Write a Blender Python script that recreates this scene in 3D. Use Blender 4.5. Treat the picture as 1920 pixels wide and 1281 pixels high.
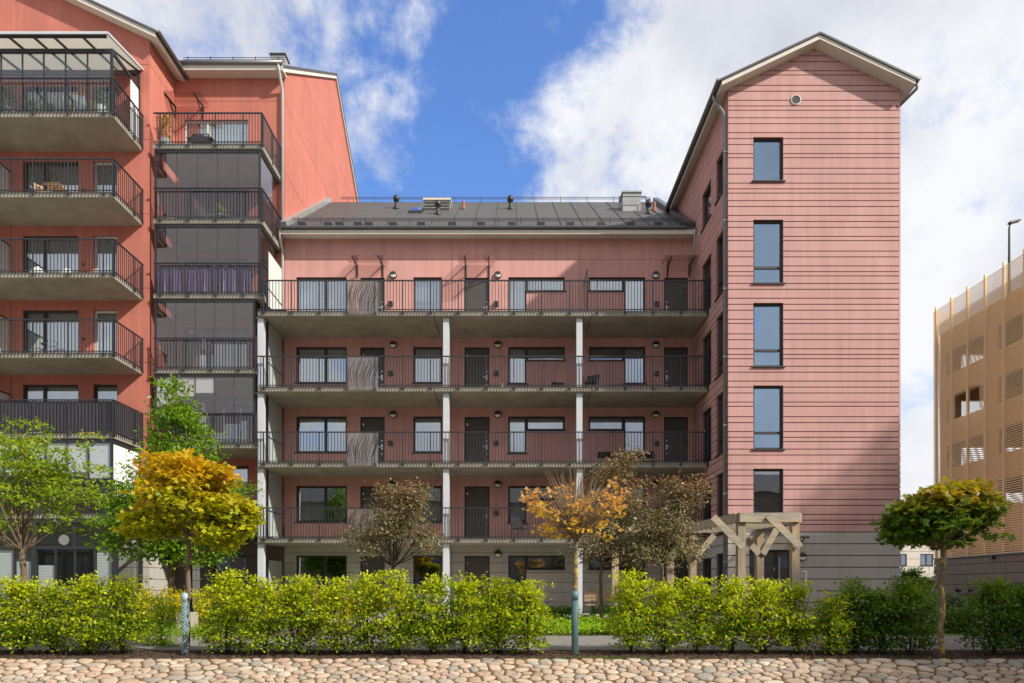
import bpy, math, random
import numpy as np
from mathutils import Vector
R = math.radians
rng = np.random.default_rng(7)
random.seed(7)
scene = bpy.context.scene
for o in list(bpy.data.objects):
    bpy.data.objects.remove(o)

# ------------------------------------------------------------------ camera
FPX = 1280.0            # focal length in photo pixels (photo is 1920 wide), horizon at row 1105
CAMZ = 0.85
cam_d = bpy.data.cameras.new('camera')
cam = bpy.data.objects.new('camera', cam_d)
scene.collection.objects.link(cam)
scene.camera = cam
cam.location = (0, 0, CAMZ)
cam.rotation_euler = (R(90), 0, 0)
cam_d.sensor_width = 36.0
cam_d.lens = 36.0 * FPX / 1920.0
cam_d.shift_y = (1105 - 640.5) / 1920.0
cam_d.clip_start = 0.1
cam_d.clip_end = 2000
scene.render.resolution_x = 1024
scene.render.resolution_y = 683

# ------------------------------------------------------------------ light
SKY_OFF = (8.17, 2.4, 3.3)
SUN = Vector((1.68, -1.0, 1.46)).normalized()
EL = math.asin(SUN.z)
AZ = math.atan2(SUN.x, SUN.y)
sun_d = bpy.data.lights.new('sun', 'SUN')
sun_d.energy = 3.0
sun_d.angle = R(1.6)
sun_d.color = (1.0, 0.94, 0.85)
sun = bpy.data.objects.new('sun', sun_d)
scene.collection.objects.link(sun)
sun.rotation_euler = (-SUN).to_track_quat('-Z', 'Y').to_euler()
sun.location = SUN * 60

world = bpy.data.worlds.new('World')
scene.world = world
world.use_nodes = True
wn, wl = world.node_tree.nodes, world.node_tree.links
wn.clear()
def wnode(t, **kw):
    n = wn.new(t)
    for k, v in kw.items():
        setattr(n, k, v)
    return n
w_out = wnode('ShaderNodeOutputWorld')
w_bg = wnode('ShaderNodeBackground')
w_bg.inputs['Strength'].default_value = 0.10
sky = wnode('ShaderNodeTexSky', sky_type='NISHITA')
sky.sun_disc = False
sky.sun_elevation = EL
sky.sun_rotation = AZ
sky.air_density = 1.3
sky.dust_density = 0.6
sky.ozone_density = 3.0
tc = wnode('ShaderNodeTexCoord')
def vmath(op, a, b=None):
    n = wnode('ShaderNodeVectorMath', operation=op)
    for i, v in enumerate((a, b)):
        if v is None: continue
        if hasattr(v, 'is_output'): wl.new(v, n.inputs[i])
        else: n.inputs[i].default_value = v
    return n
def fmath(op, a, b=None, c=None, clamp=False):
    n = wnode('ShaderNodeMath', operation=op, use_clamp=clamp)
    for i, v in enumerate((a, b, c)):
        if v is None: continue
        if hasattr(v, 'is_output'): wl.new(v, n.inputs[i])
        else: n.inputs[i].default_value = v
    return n.outputs[0]
D3 = tc.outputs['Generated']
def wnoise(scale, detail, rough, off, stretch=(1, 1, 1.15)):
    mp = wnode('ShaderNodeMapping')
    mp.inputs['Location'].default_value = off
    mp.inputs['Scale'].default_value = stretch
    wl.new(D3, mp.inputs['Vector'])
    n = wnode('ShaderNodeTexNoise')
    n.inputs['Scale'].default_value = scale
    n.inputs['Detail'].default_value = detail
    n.inputs['Roughness'].default_value = rough
    n.inputs['Distortion'].default_value = 0.15
    wl.new(mp.outputs[0], n.inputs['Vector'])
    return n.outputs['Fac']
big = wnoise(2.6, 10, 0.58, SKY_OFF)
shade = wnoise(3.1, 8, 0.55, (7.3, 2.2, 5.1))
# a broad opening in the cloud deck ahead, plus ordinary gaps everywhere from the noise
def gap(direction, k):
    d = Vector(direction).normalized()
    dt = vmath('DOT_PRODUCT', D3, tuple(d)).outputs['Value']
    return fmath('MULTIPLY', fmath('SUBTRACT', 1.0, dt), k)
def pxdir(px, py):
    return ((px - 960) / FPX, 1.0, (1105 - py) / FPX)
g1 = gap(pxdir(815, 190), 29)
g2 = gap(pxdir(900, -20), 30)
g3 = gap(pxdir(810, 330), 34)
gm = fmath('MINIMUM', fmath('MINIMUM', g1, g2), fmath('MINIMUM', g3, 0.58))
fine = wnoise(8.5, 8, 0.62, (1.9, 4.2, 0.6))
cov = fmath('ADD', fmath('ADD', fmath('MULTIPLY', fmath('SUBTRACT', big, 0.5), 2.4), fmath('MULTIPLY', fmath('SUBTRACT', fine, 0.5), 1.7)), fmath('ADD', gm, 0.19))
mr = wnode('ShaderNodeMapRange', interpolation_type='SMOOTHSTEP')
mr.inputs['From Min'].default_value = 0.04
mr.inputs['From Max'].default_value = 0.60
wl.new(cov, mr.inputs['Value'])
ramp = wnode('ShaderNodeValToRGB')
cr = ramp.color_ramp
cr.elements[0].position = 0.34; cr.elements[0].color = (2.8, 2.95, 3.45, 1)
cr.elements[1].position = 0.60; cr.elements[1].color = (4.55, 4.6, 4.75, 1)
wl.new(shade, ramp.inputs['Fac'])
# deepen the open sky the way the photograph's blue reads
hs = wnode('ShaderNodeMixRGB', blend_type='MULTIPLY')
hs.inputs['Fac'].default_value = 1.0
hs.inputs['Color2'].default_value = (0.62, 0.79, 1.13, 1)
wl.new(sky.outputs[0], hs.inputs['Color1'])
mx = wnode('ShaderNodeMixRGB')
wl.new(mr.outputs[0], mx.inputs['Fac'])
wl.new(hs.outputs[0], mx.inputs['Color1'])
wl.new(ramp.outputs[0], mx.inputs['Color2'])
wl.new(mx.outputs[0], w_bg.inputs['Color'])
wl.new(w_bg.outputs[0], w_out.inputs['Surface'])

scene.view_settings.view_transform = 'Standard'
scene.view_settings.look = 'None'
scene.view_settings.gamma = 1
scene.view_settings.exposure = 1.06
scene.view_settings.use_curve_mapping = False
scene.cycles.max_bounces = 7
scene.cycles.transparent_max_bounces = 14

# ------------------------------------------------------------------ helpers
def W(px, py, D):
    """world point seen at photo pixel (px,py) when it stands D metres away"""
    return ((px - 960) * D / FPX, D, CAMZ + (1105 - py) * D / FPX)
def PX(px, D): return (px - 960) * D / FPX
def PZ(py, D): return CAMZ + (1105 - py) * D / FPX

ORG = {}
def link(o, parent):
    scene.collection.objects.link(o)
    if parent is not None:
        o.parent = parent
def tag(o, label=None, cat=None, group=None, kind=None):
    if label: o['label'] = label
    if cat: o['category'] = cat
    if group: o['group'] = group
    if kind: o['kind'] = kind
    return o
def thing(name, loc, label, cat, group=None):
    o = bpy.data.objects.new(name, None)
    o.empty_display_size = 0.2
    link(o, None)
    o.location = loc
    ORG[o.name] = Vector(loc)
    return tag(o, label, cat, group)
def mesh_obj(name, V, F, mat, parent=None, smooth=False, origin=None):
    """one mesh object from world-space vertices, its origin at the base of its bounds"""
    V = np.asarray(V, dtype=np.float64).reshape(-1, 3)
    if origin is None:
        lo, hi = V.min(0), V.max(0)
        origin = np.array(((lo[0] + hi[0]) / 2, (lo[1] + hi[1]) / 2, lo[2]))
    origin = np.asarray(origin, dtype=np.float64)
    me = bpy.data.meshes.new(name)
    if isinstance(F, np.ndarray) and F.ndim == 2:
        n, k = F.shape
        me.vertices.add(len(V)); me.loops.add(n * k); me.polygons.add(n)
        me.vertices.foreach_set('co', (V - origin).astype(np.float32).ravel())
        me.loops.foreach_set('vertex_index', F.astype(np.int32).ravel())
        me.polygons.foreach_set('loop_start', np.arange(0, n * k, k, dtype=np.int32))
        me.update(calc_edges=True)
    else:
        me.from_pydata((V - origin).tolist(), [], F)
        me.update()
    mats = mat if isinstance(mat, (list, tuple)) else [mat]
    for m in mats: me.materials.append(m)
    if smooth:
        me.polygons.foreach_set('use_smooth', np.ones(len(me.polygons), dtype=bool))
    o = bpy.data.objects.new(name, me)
    link(o, parent)
    po = ORG[parent.name] if parent is not None else Vector((0, 0, 0))
    o.location = Vector(origin) - po
    ORG[o.name] = Vector(origin)
    return o

class MB:
    """collects world-space pieces of ONE part"""
    def __init__(s): s.v = []; s.f = []
    def add(s, v, f):
        b = len(s.v)
        s.v += [tuple(p) for p in v]
        s.f += [tuple(i + b for i in q) for q in f]
        return s
    def box(s, x0, x1, y0, y1, z0, z1):
        v = [(x0, y0, z0), (x1, y0, z0), (x1, y1, z0), (x0, y1, z0), (x0, y0, z1), (x1, y0, z1), (x1, y1, z1), (x0, y1, z1)]
        return s.add(v, [(0, 3, 2, 1), (4, 5, 6, 7), (0, 1, 5, 4), (1, 2, 6, 5), (2, 3, 7, 6), (3, 0, 4, 7)])
    def bar(s, p, q, w, h=None, up=(0, 0, 1)):
        """box-section bar from p to q"""
        h = h or w
        p, q = Vector(p), Vector(q)
        d = (q - p).normalized()
        u = Vector(up)
        if abs(d.dot(u)) > 0.98: u = Vector((0, 1, 0))
        a = d.cross(u).normalized() * (w / 2)
        b = a.cross(d).normalized() * (h / 2)
        v = [p - a - b, p + a - b, p + a + b, p - a + b, q - a - b, q + a - b, q + a + b, q - a + b]
        return s.add(v, [(0, 3, 2, 1), (4, 5, 6, 7), (0, 1, 5, 4), (1, 2, 6, 5), (2, 3, 7, 6), (3, 0, 4, 7)])
    def tube(s, pts, rad, n=8, cap=True):
        pts = [Vector(p) for p in pts]
        rad = rad if hasattr(rad, '__len__') else [rad] * len(pts)
        v = []; f = []
        ref = None
        for i, p in enumerate(pts):
            d = (pts[min(i + 1, len(pts) - 1)] - pts[max(i - 1, 0)])
            if d.length < 1e-9: d = Vector((0, 0, 1))
            d.normalize()
            if ref is None:
                ref = Vector((1, 0, 0)) if abs(d.x) < 0.8 else Vector((0, 1, 0))
            a = (ref - d * ref.dot(d)).normalized(); b = d.cross(a); ref = a
            for k in range(n):
                t = 2 * math.pi * k / n
                v.append(p + (a * math.cos(t) + b * math.sin(t)) * rad[i])
        for i in range(len(pts) - 1):
            for k in range(n):
                k2 = (k + 1) % n
                f.append((i * n + k, i * n + k2, (i + 1) * n + k2, (i + 1) * n + k))
        if cap:
            f.append(tuple(range(n - 1, -1, -1))); f.append(tuple((len(pts) - 1) * n + k for k in range(n)))
        return s.add(v, f)
    def lathe(s, c, prof, n=14, axis='z'):
        v = []; f = []
        for r, h in prof:
            for k in range(n):
                t = 2 * math.pi * k / n
                if axis == 'z': v.append((c[0] + r * math.cos(t), c[1] + r * math.sin(t), c[2] + h))
                elif axis == 'y': v.append((c[0] + r * math.cos(t), c[1] - h, c[2] + r * math.sin(t)))
                else: v.append((c[0] + h, c[1] + r * math.cos(t), c[2] + r * math.sin(t)))
        for i in range(len(prof) - 1):
            for k in range(n):
                k2 = (k + 1) % n
                f.append((i * n + k, i * n + k2, (i + 1) * n + k2, (i + 1) * n + k))
        f.append(tuple(range(n - 1, -1, -1))); f.append(tuple((len(prof) - 1) * n + k for k in range(n)))
        return s.add(v, f)
    def quad(s, a, b, c, d): return s.add([a, b, c, d], [(0, 1, 2, 3)])
    def build(s, name, mat, parent=None, smooth=False): return mesh_obj(name, s.v, s.f, mat, parent, smooth)

class Frame:
    """a wall plane: u runs along it, z up, n outwards from it"""
    def __init__(s, o, u, n): s.o = Vector(o); s.u = Vector(u); s.n = Vector(n)
    def p(s, u, z, n=0.0): 
        q = s.o + s.u * u + s.n * n
        return (q.x, q.y, q.z + z)
    def box(s, mb, u0, u1, z0, z1, n0, n1):
        v = [s.p(u0, z0, n0), s.p(u1, z0, n0), s.p(u1, z0, n1), s.p(u0, z0, n1), s.p(u0, z1, n0), s.p(u1, z1, n0), s.p(u1, z1, n1), s.p(u0, z1, n1)]
        f = [(0, 3, 2, 1), (4, 5, 6, 7), (0, 1, 5, 4), (1, 2, 6, 5), (2, 3, 7, 6), (3, 0, 4, 7)]
        if s.u.cross(s.n).z < 0: f = [q[::-1] for q in f]
        mb.add(v, f)
        return mb
    def prism(s, mb, poly, n0, n1):
        k = len(poly)
        v = [s.p(u, z, n0) for u, z in poly] + [s.p(u, z, n1) for u, z in poly]
        f = [tuple(range(k)), tuple(range(2 * k - 1, k - 1, -1))]
        f += [(i, i + k, (i + 1) % k + k, (i + 1) % k) for i in range(k)]
        if s.u.cross(s.n).z > 0: f = [q[::-1] for q in f]
        mb.add(v, f)
        return mb
    def b(s, name, u0, u1, z0, z1, n0, n1, mat, parent):
        return s.box(MB(), u0, u1, z0, z1, n0, n1).build(name, mat, parent)
FR = lambda y: Frame((0, y, 0), (1, 0, 0), (0, -1, 0))        # wall facing the camera

# ------------------------------------------------------------------ materials
M = {}
def mat(name, base, rough=0.7, var=0.0, vscale=2.0, bump=0.0, bscale=30.0, metal=0.0, spec=0.4, streak=0.0, alt=None, altscale=1.2, altlo=0.5, althi=0.7, coords='Object', stretch=(1, 1, 1)):
    m = bpy.data.materials.new(name); m.use_nodes = True
    nt = m.node_tree; n, l = nt.nodes, nt.links
    b = n['Principled BSDF']
    b.inputs['Roughness'].default_value = rough
    b.inputs['Metallic'].default_value = metal
    b.inputs['Specular IOR Level'].default_value = spec
    col = n.new('ShaderNodeRGB'); col.outputs[0].default_value = (*base, 1)
    src = col.outputs[0]
    geo = n.new('ShaderNodeNewGeometry')
    mp = n.new('ShaderNodeMapping'); mp.inputs['Scale'].default_value = stretch
    l.new(geo.outputs['Position'], mp.inputs['Vector'])
    P = mp.outputs[0]
    def noise(scale, detail=5, rough=0.6):
        t = n.new('ShaderNodeTexNoise'); t.inputs['Scale'].default_value = scale
        t.inputs['Detail'].default_value = detail; t.inputs['Roughness'].default_value = rough
        l.new(P, t.inputs['Vector']); return t.outputs['Fac']
    def mul(src, fac, lo, hi):
        r = n.new('ShaderNodeMapRange'); r.inputs['From Min'].default_value = 0.3; r.inputs['From Max'].default_value = 0.7
        r.inputs['To Min'].default_value = lo; r.inputs['To Max'].default_value = hi
        l.new(fac, r.inputs['Value'])
        x = n.new('ShaderNodeMixRGB'); x.blend_type = 'MULTIPLY'; x.inputs['Fac'].default_value = 1
        l.new(src, x.inputs['Color1']); l.new(r.outputs[0], x.inputs['Color2']); return x.outputs[0]
    if alt:
        r = n.new('ShaderNodeMapRange'); r.inputs['From Min'].default_value = altlo; r.inputs['From Max'].default_value = althi
        l.new(noise(altscale, 6, 0.65), r.inputs['Value'])
        x = n.new('ShaderNodeMixRGB'); x.inputs['Color2'].default_value = (*alt, 1)
        l.new(r.outputs[0], x.inputs['Fac']); l.new(src, x.inputs['Color1']); src = x.outputs[0]
    if var: src = mul(src, noise(vscale), 1 - var, 1 + var)
    if streak:
        mp2 = n.new('ShaderNodeMapping'); mp2.inputs['Scale'].default_value = (6, 6, 0.35)
        l.new(geo.outputs['Position'], mp2.inputs['Vector'])
        t = n.new('ShaderNodeTexNoise'); t.inputs['Scale'].default_value = 1.0; t.inputs['Detail'].default_value = 6
        l.new(mp2.outputs[0], t.inputs['Vector'])
        src = mul(src, t.outputs['Fac'], 1 - streak, 1 + streak * 0.6)
    l.new(src, b.inputs['Base Color'])
    if bump:
        bn = n.new('ShaderNodeBump'); bn.inputs['Strength'].default_value = bump; bn.inputs['Distance'].default_value = 0.02
        l.new(noise(bscale, 6), bn.inputs['Height']); l.new(bn.outputs[0], b.inputs['Normal'])
    M[name] = m
    return m
def glass(name, refl, tint, rough=0.0, rc=(0.90, 0.95, 1.0)):
    m = bpy.data.materials.new(name); m.use_nodes = True
    n, l = m.node_tree.nodes, m.node_tree.links
    n.clear()
    out = n.new('ShaderNodeOutputMaterial')
    g = n.new('ShaderNodeBsdfGlossy'); g.inputs['Roughness'].default_value = rough; g.inputs['Color'].default_value = (*rc, 1)
    t = n.new('ShaderNodeBsdfTransparent'); t.inputs['Color'].default_value = (*tint, 1)
    lw = n.new('ShaderNodeLayerWeight'); lw.inputs['Blend'].default_value = 0.5
    pw = n.new('ShaderNodeMath'); pw.operation = 'POWER'; pw.inputs[1].default_value = 5; l.new(lw.outputs['Facing'], pw.inputs[0])
    a = n.new('ShaderNodeMath'); a.operation = 'MULTIPLY_ADD'; a.use_clamp = True; a.inputs[1].default_value = 0.9; a.inputs[2].default_value = refl
    l.new(pw.outputs[0], a.inputs[0])
    # slightly wavy panes so reflections bend like real float glass
    geo = n.new('ShaderNodeNewGeometry')
    nz = n.new('ShaderNodeTexNoise'); nz.inputs['Scale'].default_value = 0.9; nz.inputs['Detail'].default_value = 1
    l.new(geo.outputs['Position'], nz.inputs['Vector'])
    bp = n.new('ShaderNodeBump'); bp.inputs['Strength'].default_value = 0.06; bp.inputs['Distance'].default_value = 0.05
    l.new(nz.outputs['Fac'], bp.inputs['Height']); l.new(bp.outputs[0], g.inputs['Normal'])
    x = n.new('ShaderNodeMixShader')
    l.new(a.outputs[0], x.inputs[0]); l.new(t.outputs[0], x.inputs[1]); l.new(g.outputs[0], x.inputs[2])
    l.new(x.outputs[0], out.inputs['Surface'])
    M[name] = m
    return m
def leafmat(name, cols, trans=0.35, rough=0.5, zcol=None):
    """leaf colour varies leaf by leaf; zcol=(z0,z1,colour) blends a second species colour by height (young growth)"""
    m = bpy.data.materials.new(name); m.use_nodes = True
    n, l = m.node_tree.nodes, m.node_tree.links
    n.clear()
    out = n.new('ShaderNodeOutputMaterial')
    geo = n.new('ShaderNodeNewGeometry')
    r = n.new('ShaderNodeValToRGB')
    e = r.color_ramp.elements
    while len(e) < len(cols): e.new(0.5)
    for i, c in enumerate(cols):
        e[i].position = i / (len(cols) - 1); e[i].color = (*c, 1)
    l.new(geo.outputs['Random Per Island'], r.inputs['Fac'])
    src = r.outputs[0]
    nz = n.new('ShaderNodeTexNoise'); nz.inputs['Scale'].default_value = 1.6; nz.inputs['Detail'].default_value = 3
    l.new(geo.outputs['Position'], nz.inputs['Vector'])
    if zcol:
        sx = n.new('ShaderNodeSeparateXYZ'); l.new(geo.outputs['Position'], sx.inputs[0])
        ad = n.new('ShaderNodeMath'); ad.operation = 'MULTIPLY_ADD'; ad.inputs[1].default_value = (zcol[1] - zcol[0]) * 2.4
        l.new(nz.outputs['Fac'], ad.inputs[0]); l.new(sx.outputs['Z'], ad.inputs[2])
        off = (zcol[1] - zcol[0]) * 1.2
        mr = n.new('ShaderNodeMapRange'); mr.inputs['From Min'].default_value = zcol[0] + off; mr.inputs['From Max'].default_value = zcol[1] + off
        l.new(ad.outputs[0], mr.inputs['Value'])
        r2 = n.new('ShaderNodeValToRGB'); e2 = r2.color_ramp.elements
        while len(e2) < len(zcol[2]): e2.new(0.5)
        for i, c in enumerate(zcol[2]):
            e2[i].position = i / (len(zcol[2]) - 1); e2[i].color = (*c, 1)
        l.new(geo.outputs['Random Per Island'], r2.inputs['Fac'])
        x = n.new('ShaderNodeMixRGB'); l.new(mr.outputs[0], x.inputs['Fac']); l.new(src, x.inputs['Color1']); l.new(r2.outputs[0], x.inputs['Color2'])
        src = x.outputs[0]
    p = n.new('ShaderNodeBsdfPrincipled'); p.inputs['Roughness'].default_value = rough; p.inputs['Specular IOR Level'].default_value = 0.22
    t = n.new('ShaderNodeBsdfTranslucent')
    l.new(src, p.inputs['Base Color'])
    g = n.new('ShaderNodeMixRGB'); g.blend_type = 'MULTIPLY'; g.inputs['Fac'].default_value = 1; g.inputs['Color2'].default_value = (1.5, 1.45, 0.6, 1)
    l.new(src, g.inputs['Color1']); l.new(g.outputs[0], t.inputs['Color'])
    x = n.new('ShaderNodeMixShader'); x.inputs[0].default_value = trans
    l.new(p.outputs[0], x.inputs[1]); l.new(t.outputs[0], x.inputs[2]); l.new(x.outputs[0], out.inputs['Surface'])
    M[name] = m
    return m
mat('red', (0.47, 0.155, 0.112), 0.85, var=0.09, vscale=0.6, bump=0.1, bscale=60, streak=0.10)
mat('pink', (0.55, 0.285, 0.25), 0.85, var=0.08, vscale=0.6, bump=0.1, bscale=60, streak=0.10)
mat('pink_board', (0.505, 0.285, 0.255), 0.8, var=0.09, vscale=0.5, bump=0.12, bscale=50, streak=0.09)
mat('joint', (0.21, 0.095, 0.08), 0.9)
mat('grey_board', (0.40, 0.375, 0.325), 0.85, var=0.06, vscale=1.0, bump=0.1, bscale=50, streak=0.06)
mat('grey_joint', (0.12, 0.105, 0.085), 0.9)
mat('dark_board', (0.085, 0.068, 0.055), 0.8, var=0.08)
mat('concrete', (0.34, 0.31, 0.255), 0.9, var=0.14, vscale=1.6, bump=0.15, bscale=25, alt=(0.22, 0.19, 0.14), altscale=0.9, altlo=0.5, althi=0.85)
mat('concrete_pale', (0.42, 0.40, 0.33), 0.9, var=0.2, vscale=3.0, bump=0.2, bscale=30, streak=0.25)
mat('metal', (0.022, 0.023, 0.027), 0.42, var=0.1, spec=0.5)
mat('frame', (0.035, 0.031, 0.028), 0.5, var=0.08)
mat('door', (0.075, 0.068, 0.062), 0.55, var=0.06)
mat('white_steel', (0.50, 0.52, 0.55), 0.45, var=0.05)
mat('white_trim', (0.62, 0.58, 0.50), 0.7, var=0.06)
mat('white_panel', (0.60, 0.62, 0.59), 0.5, var=0.04)
mat('frost', (0.40, 0.45, 0.43), 0.35, var=0.05)
mat('roof', (0.072, 0.070, 0.067), 0.62, var=0.16, vscale=2.2, bump=0.1, bscale=60, streak=0.1)
mat('roof_trim', (0.10, 0.103, 0.108), 0.4, var=0.1, metal=0.3)
mat('galv', (0.36, 0.36, 0.35), 0.4, var=0.1, metal=0.4)
mat('pipe', (0.20, 0.20, 0.205), 0.4, var=0.08, metal=0.3)
mat('pipe_pale', (0.47, 0.45, 0.43), 0.5, var=0.08)
mat('terracotta', (0.27, 0.09, 0.055), 0.7)
mat('curtain', (0.70, 0.70, 0.71), 0.9, var=0.05)
mat('curtain_green', (0.42, 0.45, 0.38), 0.9, var=0.08)
mat('blind', (0.78, 0.78, 0.77), 0.7, var=0.02)
mat('blind_dark', (0.10, 0.105, 0.11), 0.8)
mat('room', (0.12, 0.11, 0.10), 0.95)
mat('room_light', (0.34, 0.32, 0.30), 0.95)
mat('lamp_glass', (0.72, 0.70, 0.60), 0.4)
mat('steel', (0.55, 0.55, 0.55), 0.25, metal=0.9)
mat('wood', (0.40, 0.285, 0.165), 0.8, var=0.25, vscale=3.0, bump=0.3, bscale=14, stretch=(5, 5, 0.6), alt=(0.25, 0.215, 0.17), altscale=1.0, altlo=0.38, althi=0.62)
mat('wood_beam', (0.43, 0.34, 0.23), 0.8, var=0.25, vscale=3.0, bump=0.3, bscale=14, stretch=(0.6, 3, 5), alt=(0.29, 0.26, 0.215), altscale=1.0, altlo=0.38, althi=0.62)
mat('wood_bench', (0.34, 0.225, 0.14), 0.6, var=0.25, vscale=3.0, stretch=(1, 5, 8))
mat('acacia', (0.42, 0.25, 0.12), 0.6, var=0.2, vscale=6)
mat('wicker', (0.46, 0.34, 0.18), 0.8, var=0.3, vscale=40, bump=0.4, bscale=90)
mat('cushion', (0.55, 0.53, 0.50), 0.9, var=0.06)
mat('black_cloth', (0.012, 0.012, 0.014), 0.8)
mat('grey_pot', (0.20, 0.205, 0.215), 0.6, var=0.06)
mat('purple', (0.105, 0.080, 0.150), 0.25, spec=0.7)
mat('gold', (0.74, 0.53, 0.29), 0.5, var=0.06, metal=0.25)
mat('gold_wall', (0.66, 0.44, 0.22), 0.8, var=0.06)
mat('garage_grey', (0.155, 0.135, 0.115), 0.85, var=0.06, bump=0.1)
mat('deck', (0.24, 0.21, 0.17), 0.9)
mat('far_wall', (0.60, 0.545, 0.46), 0.85, var=0.05)
mat('far_joint', (0.40, 0.36, 0.30), 0.9)
mat('car_white', (0.62, 0.65, 0.68), 0.25, spec=0.6)
mat('tyre', (0.015, 0.015, 0.016), 0.8)
mat('bark', (0.15, 0.105, 0.07), 0.95, var=0.35, vscale=14, bump=0.8, bscale=40, alt=(0.07, 0.05, 0.035), altscale=8, stretch=(1, 1, 0.35))
mat('bark_lichen', (0.17, 0.125, 0.07), 0.95, var=0.3, vscale=14, bump=0.8, bscale=40, alt=(0.42, 0.31, 0.03), altscale=7, altlo=0.54, althi=0.60)
mat('twig', (0.20, 0.14, 0.075), 0.9, var=0.2, vscale=9)
mat('twig_dark', (0.05, 0.035, 0.025), 0.9, var=0.2, vscale=9)
mat('guard', (0.33, 0.43, 0.47), 0.5, var=0.1, vscale=9)
mat('guard_green', (0.09, 0.17, 0.175), 0.5, var=0.1, vscale=9)
mat('guard_band', (0.30, 0.41, 0.47), 0.5, var=0.06)
mat('asphalt', (0.185, 0.172, 0.158), 0.95, var=0.12, vscale=5, bump=0.3, bscale=140)
mat('mulch', (0.060, 0.034, 0.023), 1.0, var=0.45, vscale=28, bump=1.0, bscale=45, alt=(0.12, 0.075, 0.05), altscale=22, altlo=0.55, althi=0.75)
mat('mulch_chip', (0.085, 0.045, 0.030), 0.95, var=0.5, vscale=30)
mat('moss_soil', (0.12, 0.07, 0.03), 1.0, var=0.4, vscale=18, bump=0.8, bscale=40, alt=(0.11, 0.085, 0.015), altscale=3.0, altlo=0.5, althi=0.65)
mat('soil', (0.10, 0.07, 0.045), 1.0, var=0.3, vscale=12)
mat('lawn', (0.11, 0.17, 0.022), 0.95, var=0.3, vscale=9, bump=0.8, bscale=60)
mat('paving', (0.36, 0.335, 0.30), 0.9, var=0.12, vscale=4)
mat('number', (0.78, 0.74, 0.60), 0.5)
mat('blue', (0.02, 0.17, 0.55), 0.5)
mat('paper', (0.55, 0.47, 0.46), 0.8, var=0.05)
mat('stain', (0.06, 0.06, 0.055), 0.8)
# translucent roofing sheet
ms = bpy.data.materials.new('poly_sheet'); ms.use_nodes = True
_n, _l = ms.node_tree.nodes, ms.node_tree.links
_p = _n['Principled BSDF']; _p.inputs['Base Color'].default_value = (0.75, 0.74, 0.70, 1); _p.inputs['Roughness'].default_value = 0.4
_t = _n.new('ShaderNodeBsdfTranslucent'); _t.inputs['Color'].default_value = (0.8, 0.78, 0.72, 1)
_x = _n.new('ShaderNodeMixShader'); _x.inputs[0].default_value = 0.6
_l.new(_p.outputs[0], _x.inputs[1]); _l.new(_t.outputs[0], _x.inputs[2]); _l.new(_x.outputs[0], _n['Material Output'].inputs['Surface'])
M['poly_sheet'] = ms
glass('pane', 0.32, (0.74, 0.78, 0.80))
glass('pane_stair', 0.40, (0.55, 0.62, 0.66), 0.0, (0.58, 0.76, 0.95))
glass('pane_clear', 0.07, (0.86, 0.88, 0.88))
glass('pane_dark', 0.30, (0.45, 0.48, 0.50))
glass('pane_smoke', 0.075, (0.84, 0.83, 0.83), 0.0, (1.0, 0.97, 0.98))
_m = bpy.data.materials.new('mesh_sheet'); _m.use_nodes = True      # fine perforated sheet: part body, part open
_n, _l = _m.node_tree.nodes, _m.node_tree.links
_p = _n['Principled BSDF']; _p.inputs['Base Color'].default_value = (0.56, 0.54, 0.52, 1); _p.inputs['Roughness'].default_value = 0.6
_t = _n.new('ShaderNodeBsdfTransparent'); _x = _n.new('ShaderNodeMixShader'); _x.inputs[0].default_value = 0.6
_l.new(_p.outputs[0], _x.inputs[1]); _l.new(_t.outputs[0], _x.inputs[2]); _l.new(_x.outputs[0], _n['Material Output'].inputs['Surface'])
M['mesh_sheet'] = _m
mat('clad_dark', (0.050, 0.045, 0.052), 0.5, var=0.08)
mat('pane_dark_solid', (0.10, 0.12, 0.14), 0.1, spec=0.8)
glass('mesh_sheet_grey', 0.06, (0.62, 0.60, 0.58), 0.5)
glass('sheet_glass', 0.06, (0.86, 0.82, 0.80))
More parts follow.
